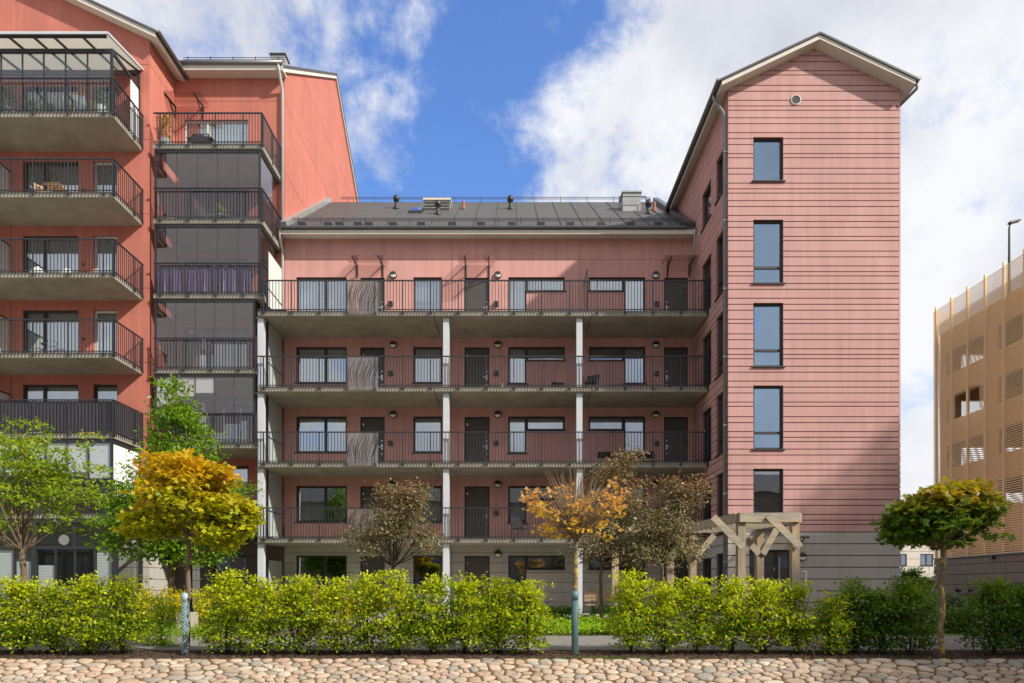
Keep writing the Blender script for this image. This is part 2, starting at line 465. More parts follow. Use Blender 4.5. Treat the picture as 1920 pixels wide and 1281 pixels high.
# stone colours vary stone by stone
def stonemat():
    m = bpy.data.materials.new('fieldstone'); m.use_nodes = True
    n, l = m.node_tree.nodes, m.node_tree.links
    b = n['Principled BSDF']; b.inputs['Roughness'].default_value = 0.85
    oi = n.new('ShaderNodeObjectInfo'); geo = n.new('ShaderNodeNewGeometry')
    ad = n.new('ShaderNodeMath'); ad.operation = 'ADD'
    l.new(oi.outputs['Random'], ad.inputs[0]); l.new(geo.outputs['Random Per Island'], ad.inputs[1])
    fr = n.new('ShaderNodeMath'); fr.operation = 'FRACT'; l.new(ad.outputs[0], fr.inputs[0])
    r = n.new('ShaderNodeValToRGB'); e = r.color_ramp.elements
    cols = [(0.46, 0.325, 0.23), (0.52, 0.40, 0.295), (0.40, 0.265, 0.185), (0.53, 0.44, 0.34), (0.36, 0.26, 0.18), (0.28, 0.26, 0.22), (0.42, 0.31, 0.225), (0.38, 0.34, 0.28)]
    while len(e) < len(cols): e.new(0.5)
    for i, c in enumerate(cols): e[i].position = i / (len(cols) - 1); e[i].color = (*c, 1)
    l.new(fr.outputs[0], r.inputs['Fac'])
    nz = n.new('ShaderNodeTexNoise'); nz.inputs['Scale'].default_value = 15; nz.inputs['Detail'].default_value = 10; nz.inputs['Roughness'].default_value = 0.78
    l.new(geo.outputs['Position'], nz.inputs['Vector'])
    mr = n.new('ShaderNodeMapRange'); mr.inputs['From Min'].default_value = 0.3; mr.inputs['From Max'].default_value = 0.7; mr.inputs['To Min'].default_value = 0.6; mr.inputs['To Max'].default_value = 1.25
    l.new(nz.outputs['Fac'], mr.inputs['Value'])
    x = n.new('ShaderNodeMixRGB'); x.blend_type = 'MULTIPLY'; x.inputs['Fac'].default_value = 1
    l.new(r.outputs[0], x.inputs['Color1']); l.new(mr.outputs[0], x.inputs['Color2']); l.new(x.outputs[0], b.inputs['Base Color'])
    bn = n.new('ShaderNodeBump'); bn.inputs['Strength'].default_value = 0.8; bn.inputs['Distance'].default_value = 0.02
    l.new(nz.outputs['Fac'], bn.inputs['Height']); l.new(bn.outputs[0], b.inputs['Normal'])
    M['fieldstone'] = m
stonemat()
# ------------------------------------------------------------------ building blocks
def clip(poly, a, b, c):
    """keep the side a*u+b*z<=c of a convex polygon"""
    out = []
    for i in range(len(poly)):
        p, q = poly[i], poly[(i + 1) % len(poly)]
        dp, dq = a * p[0] + b * p[1] - c, a * q[0] + b * q[1] - c
        if dp <= 0: out.append(p)
        if dp * dq < 0:
            t = dp / (dp - dq)
            out.append((p[0] + t * (q[0] - p[0]), p[1] + t * (q[1] - p[1])))
    return out
def rect_minus(u0, u1, z0, z1, ops):
    us = sorted({u0, u1, *[u for o in ops for u in o[:2] if u0 < u < u1]})
    res = []
    for a, b in zip(us, us[1:]):
        m = (a + b) / 2
        z = z0
        for o in sorted((o for o in ops if o[0] < m < o[1]), key=lambda o: o[2]):
            if o[3] <= z or o[2] >= z1: continue
            if o[2] > z: res.append((a, b, z, o[2]))
            z = max(z, o[3])
        if z < z1: res.append((a, b, z, z1))
    return res
def wall_part(fr, name, u0, u1, z0, z1, ops, n0, n1, mt, parent, cuts=()):
    mb = MB()
    for a, b, c, d in rect_minus(u0, u1, z0, z1, ops):
        poly = [(a, c), (b, c), (b, d), (a, d)]
        for k in cuts: poly = clip(poly, *k) if len(poly) > 2 else []
        if len(poly) > 2: fr.prism(mb, poly, n0, n1)
    return mb.build(name, mt, parent) if mb.v else None
def clad(fr, name, us, zs, ops, n0, n1, mt, parent, gap=0.02, cuts=(), join=False):
    """one object for every panel between the joints us x zs"""
    for i in range(len(us) - 1):
        for j in range(len(zs) - 1):
            a = us[i] + (gap / 2 if i else 0); b = us[i + 1] - (gap / 2 if i < len(us) - 2 else 0)
            c = zs[j] + gap / 2; d = zs[j + 1] - gap / 2
            rs = rect_minus(a, b, c, d, ops)
            whole = all(abs((r[3] - r[2]) - (d - c)) < 1e-4 for r in rs)
            groups = [[r] for r in rs] if whole and not join else [rs]
            for g in groups:
                mb = MB()
                for r in g:
                    poly = [(r[0], r[2]), (r[1], r[2]), (r[1], r[3]), (r[0], r[3])]
                    for k in cuts: poly = clip(poly, *k) if len(poly) > 2 else []
                    if len(poly) > 2: fr.prism(mb, poly, n0, n1)
                if mb.v: mb.build(name, mt, parent)
def wavy(fr, u0, u1, z0, z1, n, amp=0.03, waves=5, seed=0):
    r = random.Random(seed)
    k = max(6, int(waves * 4))
    v = []; f = []
    for i in range(k + 1):
        u = u0 + (u1 - u0) * i / k
        a = amp * math.sin(i / k * waves * 2 * math.pi + r.random()) + r.uniform(-.3, .3) * amp
        v += [fr.p(u, z0, n + a), fr.p(u, z1, n + a * 0.6)]
    for i in range(k): f.append((2 * i, 2 * i + 2, 2 * i + 3, 2 * i + 1))
    return v, f
def window(fr, parent, u0, u1, z0, z1, mull=(), trans=(), content='curtain', name='window', glassm='pane', sill=True, fw=0.07, depth=0.10, blind=0.0, fmat='frame', room='room', seed=0, curtain=None):
    """frame set back in its opening; panes, sill, curtain and the room behind are its pieces"""
    n1, n0 = -depth, -depth - 0.07
    mb = MB()
    fr.box(mb, u0, u0 + fw, z0, z1, n0, n1); fr.box(mb, u1 - fw, u1, z0, z1, n0, n1)
    fr.box(mb, u0 + fw, u1 - fw, z1 - fw, z1, n0, n1); fr.box(mb, u0 + fw, u1 - fw, z0, z0 + fw, n0, n1)
    us = [u0 + fw] ; 
    for m in mull:
        um = u0 + (u1 - u0) * m
        fr.box(mb, um - fw * 0.8, um + fw * 0.8, z0 + fw, z1 - fw, n0, n1 + 0.004)
        us += [um - fw * 0.8, um + fw * 0.8]
    us.append(u1 - fw)
    zs = [z0 + fw]
    for t in trans:
        zt = z0 + (z1 - z0) * t
        for k in range(0, len(us), 2):
            fr.box(mb, us[k], us[k + 1], zt - fw * 0.6, zt + fw * 0.6, n0, n1 - 0.004)
        zs += [zt - fw * 0.6, zt + fw * 0.6]
    zs.append(z1 - fw)
    w = mb.build(name, M[fmat], parent)
    for i in range(0, len(us), 2):
        for j in range(0, len(zs), 2):
            fr.b('pane', us[i], us[i + 1], zs[j], zs[j + 1], n0 + 0.02, n0 + 0.032, M[glassm], w)
    if sill:
        fr.b('sill', u0 - 0.06, u1 + 0.06, z0 - 0.045, z0 - 0.003, -depth, 0.055, M['frame'], w)
    # the room behind
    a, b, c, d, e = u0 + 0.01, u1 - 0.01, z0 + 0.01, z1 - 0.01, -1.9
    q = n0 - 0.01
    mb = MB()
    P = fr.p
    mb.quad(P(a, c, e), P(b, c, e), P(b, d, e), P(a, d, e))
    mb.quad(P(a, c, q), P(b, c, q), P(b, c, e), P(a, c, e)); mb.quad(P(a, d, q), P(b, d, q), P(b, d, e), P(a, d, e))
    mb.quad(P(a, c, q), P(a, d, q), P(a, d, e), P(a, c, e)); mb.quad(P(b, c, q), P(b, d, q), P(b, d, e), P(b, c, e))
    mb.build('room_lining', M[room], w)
    if content in ('curtain', 'curtain_green'):
        r = random.Random(seed)
        spans = curtain or [(0.0, 1.0)]
        for s0, s1 in spans:
            v, f = wavy(fr, u0 + 0.05 + (u1 - u0 - 0.1) * s0, u0 + 0.05 + (u1 - u0 - 0.1) * s1, z0 + 0.03, z1 - 0.06, n0 - 0.14, 0.022, max(2, (s1 - s0) * (u1 - u0) * 6), seed)
            mesh_obj('curtain', v, f, M[content], w, True)
    if blind:
        fr.b('blind', u0 + 0.03, u1 - 0.03, z1 - (z1 - z0) * abs(blind), z1 - 0.02, n0 - 0.07, n0 - 0.05, M['blind'] if blind > 0 else M['blind_dark'], w)
    return w
def door(fr, parent, u0, u1, z0, z1, hinge_left=True):
    mb = MB()
    fr.box(mb, u0, u0 + .05, z0, z1, -.16, -.05); fr.box(mb, u1 - .05, u1, z0, z1, -.16, -.05); fr.box(mb, u0 + .05, u1 - .05, z1 - .05, z1, -.16, -.05)
    d = mb.build('door', M['frame'], parent)
    n = 7
    w = (u1 - u0 - .11) / n
    leaf = MB()
    for i in range(n):          # tongued boards with shadow gaps
        fr.box(leaf, u0 + .055 + i * w + .003, u0 + .055 + (i + 1) * w - .003, z0 + .02, z1 - .055, -.13, -.085)
    fr.box(leaf, u0 + .052, u1 - .052, z0 + .015, z1 - .052, -.15, -.091)
    leaf.build('door_leaf', M['door'], d)
    hu = u1 - .13 if hinge_left else u0 + .13
    sg = -1 if hinge_left else 1
    h = MB(); fr.box(h, hu - .025, hu + .025, z0 + .93, z0 + 1.15, -.085, -.075)
    fr.box(h, min(hu, hu + sg * .13), max(hu, hu + sg * .13), z0 + 1.03, z0 + 1.055, -.05, -.03); fr.box(h, hu - .012, hu + .012, z0 + 1.03, z0 + 1.055, -.075, -.05)
    fr.box(h, hu - .022, hu + .022, z0 + .72, z0 + .77, -.085, -.07); fr.box(h, hu - .022, hu + .022, z0 + 1.27, z0 + 1.32, -.085, -.07)
    h.build('door_handle', M['steel'], d)
    pu = u0 + .11 if hinge_left else u1 - .11
    pl = MB()
    for zz in (1.94, 0.35): fr.box(pl, pu - .018, pu + .018, z0 + zz, z0 + zz + .09, -.085, -.07)
    pl.build('hinge', M['steel'], d)
    return d
def lamp(fr, u, z, label, group='round bulkhead lamps on the gallery walls'):
    p = fr.p(u, z - .15, 0)
    t = thing('wall_lamp', p, label, 'lamp', group)
    mb = MB(); y = fr.o.y
    mb.lathe((p[0], y - .003, z), [(.05, 0), (.15, .005), (.155, .05), (.145, .085), (.11, .09)], 18, 'y')
    mb.build('lamp_body', M['metal'], t, True)
    g = MB()
    k = 12
    v = [(p[0], y - .125, z - .02)]
    for ring, (rr, dd) in enumerate(((.06, .12), (.11, .105), (.125, .086))):
        for i in range(k + 1):
            a = math.pi + math.pi * i / k
            v.append((p[0] + rr * math.cos(a), y - dd, z - .012 + rr * math.sin(a) * .95))
    f = [(0, 1 + i, 2 + i) for i in range(k)]
    for ring in range(2):
        for i in range(k): f.append((1 + ring * (k + 1) + i, 1 + (ring + 1) * (k + 1) + i, 2 + (ring + 1) * (k + 1) + i, 2 + ring * (k + 1) + i))
    g.add(v, f); g.build('diffuser', M['lamp_glass'], t, True)
def railing(parent, pts, ztop, zslab, spacing=0.118, bay=1.07, drop=0.13, first=None, skip=(), clad_mat=None):
    """top rail along pts [(x,y)...] as the part, with posts, bottom rail and the fine bars under it"""
    mb = MB(); lo = MB(); posts = []; bays = []
    for (x0, y0), (x1, y1) in zip(pts, pts[1:]):
        L = math.hypot(x1 - x0, y1 - y0); dx, dy = (x1 - x0) / L, (y1 - y0) / L
        at = lambda s: (x0 + dx * s, y0 + dy * s)
        mb.bar((x0, y0, ztop - .022), (x1, y1, ztop - .022), .05, .042)
        lo.bar((x0 + dx * .02, y0 + dy * .02, zslab + .035), (x1 - dx * .02, y1 - dy * .02, zslab + .035), .03, .03)
        s = first if (first is not None and L > 4) else min(0.06, L / 2)
        ps = []
        while s < L - 0.02: ps.append(s); s += bay
        if L - ps[-1] > .12: ps.append(L - .03)
        for q in ps: posts.append(at(q))
        edges = sorted({0.02, *ps, L - 0.02})
        for a, b in zip(edges, edges[1:]):
            if b - a < .1: continue
            mid = at((a + b) / 2)
            if any(k0 < mid[0] < k1 for k0, k1 in skip): continue
            n = max(1, round((b - a) / spacing))
            bm = MB()
            for i in range(1, n):
                q = at(a + (b - a) * i / n)
                bm.box(q[0] - .010, q[0] + .010, q[1] - .010, q[1] + .010, zslab - drop, ztop - .043)
            if clad_mat:
                m = max(2, int((b - a) / .12) * 2)
                v = []; f = []
                nx, ny = -dy, dx
                for i in range(m + 1):
                    q = at(a + .02 + (b - a - .04) * i / m); o = .022 + .02 * (i % 2)
                    v += [(q[0] + nx * o, q[1] + ny * o, zslab + .06), (q[0] + nx * o, q[1] + ny * o, ztop - .06)]
                    if i: f.append((2 * i - 2, 2 * i, 2 * i + 1, 2 * i - 1))
                bays.append((v, f, True))
            bays.append((bm.v, bm.f, False))
    rail = mb.build('railing', M['metal'], parent)
    lo.build('bottom_rail', M['metal'], rail)
    for q in posts:
        p = MB(); p.box(q[0] - .022, q[0] + .022, q[1] - .018, q[1] + .018, zslab - drop - .03, ztop - .044)
        p.box(q[0] - .05, q[0] + .05, q[1] - .03, q[1] - .019, zslab - .12, zslab - .04)
        p.build('post', M['metal'], rail)
    for v, f, c in bays:
        if not v: continue
        o = mesh_obj('screen_panel' if c else 'balusters', v, f, clad_mat if c else M['metal'], rail)
        if not c: o['kind'] = 'stuff'
    return rail
def slab(parent, x0, x1, y0, y1, zt, th=0.2, name='balcony_slab'):
    mb = MB()
    e = .02   # chamfered lower edge
    v = [(x0, y0, zt), (x1, y0, zt), (x1, y1, zt), (x0, y1, zt), (x0, y0, zt - th + e), (x1, y0, zt - th + e), (x1, y1, zt - th + e), (x0, y1, zt - th + e),
         (x0 + e, y0 + e, zt - th), (x1 - e, y0 + e, zt - th), (x1 - e, y1, zt - th), (x0 + e, y1, zt - th)]
    f = [(0, 1, 2, 3), (8, 11, 10, 9), (0, 4, 5, 1), (1, 5, 6, 2), (2, 6, 7, 3), (3, 7, 4, 0), (4, 8, 9, 5), (5, 9, 10, 6), (6, 10, 11, 7), (7, 11, 8, 4)]
    mb.add(v, f)
    return mb.build(name, M['concrete'], parent)
def canopy(fr, parent, u0, u1, z, out=1.0):
    """glass door canopy on two steel brackets"""
    mb = MB()
    a, b, c, d = fr.p(u0, z + .02, .03), fr.p(u1, z + .02, .03), fr.p(u1, z - .10, out), fr.p(u0, z - .10, out)
    up = lambda q: (q[0], q[1], q[2] + .014)
    mb.add([a, b, c, d, up(a), up(b), up(c), up(d)], [(0, 1, 2, 3), (7, 6, 5, 4), (0, 4, 5, 1), (1, 5, 6, 2), (2, 6, 7, 3), (3, 7, 4, 0)])
    g = mb.build('glass_canopy', M['sheet_glass'], parent)
    for u in (u0 + (u1 - u0) * .2, u1 - (u1 - u0) * .16):
        m = MB()
        m.bar(fr.p(u, z - .55, .02), fr.p(u, z - .02, .02), .05, .04)
        m.bar(fr.p(u, z - .03, .03), fr.p(u, z - .125, out * .9), .035, .06)
        m.bar(fr.p(u, z - .50, .03), fr.p(u, z - .11, out * .55), .03, .035)
        m.build('bracket', M['metal'], g)
    return g
# ------------------------------------------------------------------ ground profile
PROF = [(-60, -0.95), (10.3, -0.95), (10.55, -0.93), (12.0, -0.40), (13.25, -0.335), (15.3, -0.20), (18.0, -0.13), (22.0, -0.10), (600, -0.10)]
def gz(D):
    for (a, za), (b, zb) in zip(PROF, PROF[1:]):
        if a <= D <= b: return za + (zb - za) * (D - a) / (b - a)
    return -0.1
def sheet(name, x0, x1, d0, d1, lift, mt, nx=1, kind='structure', edge=None):
    ds = sorted({d0, d1, *[d for d, _ in PROF if d0 < d < d1]})
    v = []; f = []
    for d in ds:
        for i in range(nx + 1):
            v.append((x0 + (x1 - x0) * i / nx, d, gz(d) + lift))
    for j in range(len(ds) - 1):
        for i in range(nx):
            a = j * (nx + 1) + i
            f.append((a, a + 1, a + nx + 2, a + nx + 1))
    o = mesh_obj(name, v, f, mt)
    tag(o, kind=kind)
    return o
sheet('ground', -300, 300, -60, 600, 0, M['soil'])
sheet('bounce_pavement', -70, 70, -40, 10.3, .006, M['paving'])  # unseen pale ground, added so sunlight bounces up onto the facades

# ------------------------------------------------------------------ pink stair tower
TD = 23.9; TX0, TX1 = 7.57, 13.60; TS = 0.47; TE = 18.35; TC = (TX0 + TX1) / 2
tower = thing('stair_tower', (TC, TD, -.1), 'pink clad stair tower with gabled roof and grey ground floor', 'building')
off = [0, .206, .518, .729, .935, 1.252, 1.40, 1.766, 1.97, 2.286, 2.486, 2.636]
zl = []
for k in range(-1, 5):
    for o in off: zl.append(17.355 - 2.9 * k - o)
zl = sorted([z for z in zl if 2.87 < z < 20] + [2.855])
grey = [2.855 - .412 * i for i in range(7)] + [-.1]
front_w = [(8.45, 9.50, 15.15, 16.68)] + [(8.45, 9.50, PZ(b, TD), PZ(t, TD)) for t, b in ((412, 531), (568, 687), (723, 842), (879, 998))]
entr = (PX(1405, TD), PX(1486, TD), -.06, PZ(1031, TD))
gcut = [(-TS, 1, TE - TS * TX0), (TS, 1, TE + TS * TX1)]
fr = FR(TD)
wall_part(fr, 'wall', TX0 + .02, TX1 - .02, 2.855, 19.9, front_w + [entr], -.25, -.03, M['joint'], tower, gcut)
wall_part(fr, 'wall', TX0 + .02, TX1 - .02, -.1, 2.854, front_w + [entr], -.25, -.03, M['grey_joint'], tower)
clad(fr, 'board', [TX0, TX1], zl + [19.9], front_w + [entr], -.03, 0, M['pink_board'], tower, .033, gcut)
clad(fr, 'board', [TX0, TX1], sorted(grey), front_w + [entr], -.03, 0, M['grey_board'], tower, .033)
sd = Frame((TX0, 0, 0), (0, 1, 0), (-1, 0, 0))
GZ = [2.83 + 2.915 * k for k in range(4)]            # gallery floor levels
side_ops = [(24.22, 25.32, a[2], a[3]) for a in front_w] + [(24.22, 25.32, -.05, 2.15)]
side_ops += [(25.98, 27.2, 15.1, 16.5)] + [(25.95, 27.2, g + .02, g + 2.1) for g in GZ] + [(25.95, 27.2, -.06, 2.05)]
wall_part(sd, 'wall', TD + .25, 40, 2.855, TE, side_ops, -.25, -.03, M['joint'], tower)
wall_part(sd, 'wall', TD + .25, 40, -.1, 2.854, side_ops, -.25, -.03, M['grey_joint'], tower)
clad(sd, 'board', [TD + .0305, 34], [z for z in zl if z < TE - .1] + [TE], side_ops, -.03, 0, M['pink_board'], tower, .033)
clad(sd, 'board', [TD + .0305, 28.55], sorted(grey), side_ops, -.03, 0, M['grey_board'], tower, .033)
# right and back walls close the tower
MB().box(TX1 - .25, TX1 - .022, TD + .25, 40, -.1, TE).build('wall', M['pink_board'], tower)
MB().box(TX0 + .03, TX1 - .3, 39.7, 39.95, -.1, TE).build('wall', M['pink_board'], tower)
for i, (a, b, c, d) in enumerate(front_w):
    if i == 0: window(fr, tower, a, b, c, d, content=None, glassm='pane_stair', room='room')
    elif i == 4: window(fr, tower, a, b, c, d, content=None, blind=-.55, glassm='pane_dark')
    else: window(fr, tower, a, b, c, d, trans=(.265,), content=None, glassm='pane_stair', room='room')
for i, (a, b, c, d) in enumerate(side_ops):
    if i < 6: window(sd, tower, a, b, c, d, trans=((.265,) if 0 < i < 5 else ()), content=None, glassm='pane_dark', fw=.06)
    elif i == 6: window(sd, tower, a, b, c, d, content=None, glassm='pane_dark', fw=.06)
    else:
        w = window(sd, tower, a, b, c, d, mull=(.72,), content=None, glassm='pane_dark', sill=False, name='gallery_door', fw=.08)
        m = MB(); m.tube([sd.p(a + .8, c + .75, .03), sd.p(a + .8, c + 1.3, .03)], .014, 8); m.build('pull_handle', M['steel'], w)
# entrance door with side light
w = window(fr, tower, entr[0], entr[1], entr[2], entr[3], mull=(.66,), trans=(), content=None, glassm='pane_dark', sill=False, name='entrance_door', fw=.09)
m = MB(); hx = entr[0] + (entr[1] - entr[0]) * .66
m.tube([(hx - .10, TD - .02, .85), (hx - .10, TD - .02, 1.15)], .014, 8); m.bar((hx - .12, TD + .03, 1.5), (hx - .12, TD + .03, 1.62), .03, .01)
m.build('door_handle', M['steel'], w)
m = MB(); m.tube([(hx + .04, TD - .03, .1), (hx + .04, TD - .03, 1.98)], .03, 8); m.build('pull_bar', M['galv'], w)
canopy(fr, tower, entr[0] - .25, entr[1] + .55, 2.72, 1.0)
# round vent
m = MB(); vx, vz = PX(1492, TD), PZ(188, TD)
m.lathe((vx, TD, vz), [(.175, -.02), (.175, .03), (.15, .035), (.15, .02)], 24, 'y'); vt = m.build('round_vent', M['white_trim'], tower, False)
m = MB(); m.lathe((vx, TD, vz), [(.149, .005), (.149, .022)], 24, 'y'); m.build('vent_grille', M['stain'], vt)
# house number 1 and bell panel
m = MB(); nx, nz = PX(1511, TD), PZ(1076, TD)
fr.box(m, nx - .03, nx + .03, 0.93, 1.50, .012, .03); fr.box(m, nx - .13, nx - .03, 1.44, 1.50, .012, .03)
m.build('house_number', M['number'], tower)
fr.b('bell_panel', PX(1503, TD), PX(1508, TD), .55, .82, .001, .05, M['metal'], tower)
# roof: pale soffit and verge boards under dark sheet
def roof_pair(parent, xl, xr, zc, xc, slope, y0, y1, th=.15, over=.07):
    """xl/xr eave edges, zc underside height at ridge xc"""
    zl_, zr_ = zc - slope * (xc - xl), zc - slope * (xr - xc)
    for nm, x0, z0, x1, z1 in (('roof_slope', xl, zl_, xc, zc), ('roof_slope', xr, zr_, xc, zc)):
        p0, p1 = (x0, z0), (x1, z1)
        m = MB()
        A = [(x0, y0 + .05, z0), (x1, y0 + .05, z1), (x1, y1, z1), (x0, y1, z0)]
        B = [(a, b, c + th) for a, b, c in A]
        m.add(A + B, [(0, 1, 2, 3), (7, 6, 5, 4), (0, 4, 5, 1), (1, 5, 6, 2), (2, 6, 7, 3), (3, 7, 4, 0)])
        s = 1 if x0 < x1 else -1
        m2 = MB()
        A2 = [(x0 - s * .06, y0, z0 + th + .004 - slope * .06), (x1, y0, z1 + th + .004), (x1, y1 + .02, z1 + th + .004), (x0 - s * .06, y1 + .02, z0 + th + .004 - slope * .06)]
        B2 = [(a, b, c + over) for a, b, c in A2]
        m2.add(A2 + B2, [(0, 1, 2, 3), (7, 6, 5, 4), (0, 4, 5, 1), (1, 5, 6, 2), (2, 6, 7, 3), (3, 7, 4, 0)])
        r = m2.build(nm, M['roof_trim'], parent)
        m.build('soffit', M['white_trim'], r)
    return zl_, zr_
zE, _ = roof_pair(tower, TX0 - .35, TX1 + .28, TE + TS * (TC - TX0) + .003, TC, TS, TD - .48, 40)
def gutter(parent, x, y0, y1, z, r=.07):
    m = MB(); n = 7; v = []; f = []
    for y in (y0, y1):
        for i in range(n + 1):
            a = math.pi + math.pi * i / n
            v.append((x + r * math.cos(a), y, z + r * math.sin(a)))
    for i in range(n): f.append((i, i + 1, n + 2 + i, n + 1 + i))
    f += [tuple(range(n + 1)), tuple(range(2 * n + 1, n, -1))]
    return m.add(v, f).build('gutter', M['pipe'], parent)
gutter(tower, TX0 - .47, TD - .46, 31.6, zE + .2)
gutter(tower, TX1 + .40, TD - .46, 40, zE + .24)
def pipe(parent, pts, mt='pipe', r=.055, brackets=True):
    o = MB().tube(pts, r, 9).build('downpipe', M[mt], parent, True)
    return o
dp = pipe(tower, [(TX0 - .45, TD + .25, zE + .15), (TX0 - .42, TD + .2, zE - .1), (TX0 - .15, TD + .12, zE - .55), (TX0 - .09, TD + .12, zE - .75), (TX0 - .09, TD + .12, 1.0)])
MB().tube([(TX0 - .09, TD + .12, 1.0), (TX0 - .09, TD + .12, -.08)], .065, 9).build('pipe_foot', M['guard'], dp, True)
for k in range(7): MB().box(TX0 - .15, TX0 + .0, TD + .055, TD + .065 + .06, 1.8 + k * 2.4, 1.83 + k * 2.4).build('pipe_clip', M['galv'], dp)
pipe(tower, [(TX1 + .42, TD - .3, zE + .2), (TX1 + .40, TD - .28, zE - .02), (TX1 + .1, TD + .2, zE - .25), (TX1 + .07, TD + .45, zE - .4), (TX1 + .07, TD + .5, 0)])
# little snow-guard horn on the ridge
m = MB(); zr = TE + TS * (TC - TX0) + .23
m.bar((TC + .05, TD + .4, zr), (TC + .45, TD + .4, zr + .08), .03); m.bar((TC + .45, TD + .4, zr - .1), (TC + .5, TD + .4, zr + .2), .03)
m.build('ridge_rail', M['metal'], tower)

# ------------------------------------------------------------------ pink gallery wing
WD = 28.6; GD = 26.3; WX0, WX1 = -9.53, 7.57
wing = thing('gallery_wing', (-1, WD, -.1), 'pink apartment wing with four open gallery floors and dark roof', 'building')
fw_ = FR(WD)
def wx(px): return PX(px, WD)
ops = []; FL = [-.085] + GZ
for g in FL:
    ops += [(wx(555.5), wx(650), g + .84, g + 2.35), (wx(675.6), wx(721.3), g + .04, g + 2.33), (wx(775), wx(828.5), g + .84, g + 2.35), (wx(871), wx(918), g + .04, g + 2.33),
            (wx(953), wx(987), g + .81, g + 2.35), (wx(987), wx(1059), g + 1.78, g + 2.35), (wx(1104), wx(1170), g + 1.78, g + 2.35), (wx(1170), wx(1210), g + .81, g + 2.35), (wx(1245), wx(1290), g + .04, g + 2.33)]
wall_part(fw_, 'wall', WX0, WX1, GZ[0] - .1, 15.6, ops, -.28, -.03, M['joint'], wing)
wall_part(fw_, 'wall', WX0, WX1, -.1, GZ[0] - .101, ops, -.28, -.03, M['grey_joint'], wing)
pz = [GZ[0] - .1] + [g - .1 for g in GZ[1:]] + [14.66, 15.6]
for j in range(len(pz) - 1):
    clad(fw_, 'wall_panel', [WX0, wx(847), wx(1087), WX1], [pz[j], pz[j + 1]], ops, -.03, 0, M['pink'], wing, .014, join=True)
gz_ = [-.1 + .412 * i for i in range(7)] + [GZ[0] - .1]
clad(fw_, 'board', [WX0, wx(847), wx(1087), WX1], gz_, ops, -.03, 0, M['grey_board'], wing, .02)
flname = ['ground floor', 'first gallery floor', 'second gallery floor', 'third gallery floor', 'top gallery floor']
for k, g in enumerate(FL):
    top = k == 4; gnd = k == 0
    gl = 'pane_dark' if gnd else 'pane'
    c = None if gnd else ('curtain_green' if k == 1 else 'curtain')
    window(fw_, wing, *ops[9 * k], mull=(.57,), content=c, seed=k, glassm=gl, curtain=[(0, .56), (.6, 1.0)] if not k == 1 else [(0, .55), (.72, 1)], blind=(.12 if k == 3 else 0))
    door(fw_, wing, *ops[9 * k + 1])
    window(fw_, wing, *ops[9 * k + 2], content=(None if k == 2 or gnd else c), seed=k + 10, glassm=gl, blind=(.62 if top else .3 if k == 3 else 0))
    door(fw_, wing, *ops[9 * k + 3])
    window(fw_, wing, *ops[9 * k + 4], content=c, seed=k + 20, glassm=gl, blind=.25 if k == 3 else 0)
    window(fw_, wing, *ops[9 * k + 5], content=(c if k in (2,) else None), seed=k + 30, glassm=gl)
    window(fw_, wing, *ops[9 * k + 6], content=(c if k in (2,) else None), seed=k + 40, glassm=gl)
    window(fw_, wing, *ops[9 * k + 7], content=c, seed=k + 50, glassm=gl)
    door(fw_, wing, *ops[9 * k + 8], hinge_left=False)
    for lx, wh in ((737.5, 'left'), (933.5, 'middle'), (1229, 'right')):
        if gnd and wh != 'middle': continue
        lamp(fw_, wx(lx), g + 2.42, 'round black wall lamp beside the %s door on the %s' % (wh, flname[k]))
    for bx in (732.5, 930, 1231):
        b = fw_.b('letter_box', wx(bx) - .09, wx(bx) + .09, g + 1.12, g + 1.28, .001, .10, M['metal'], wing)
        fw_.b('flap', wx(bx) - .08, wx(bx) + .08, g + 1.281, g + 1.30, .002, .12, M['metal'], b)
    if top:
        for a, b in ((655, 730), (860, 928), (1238, 1302)): canopy(fw_, wing, wx(a), wx(b), g + 2.88, 1.0)
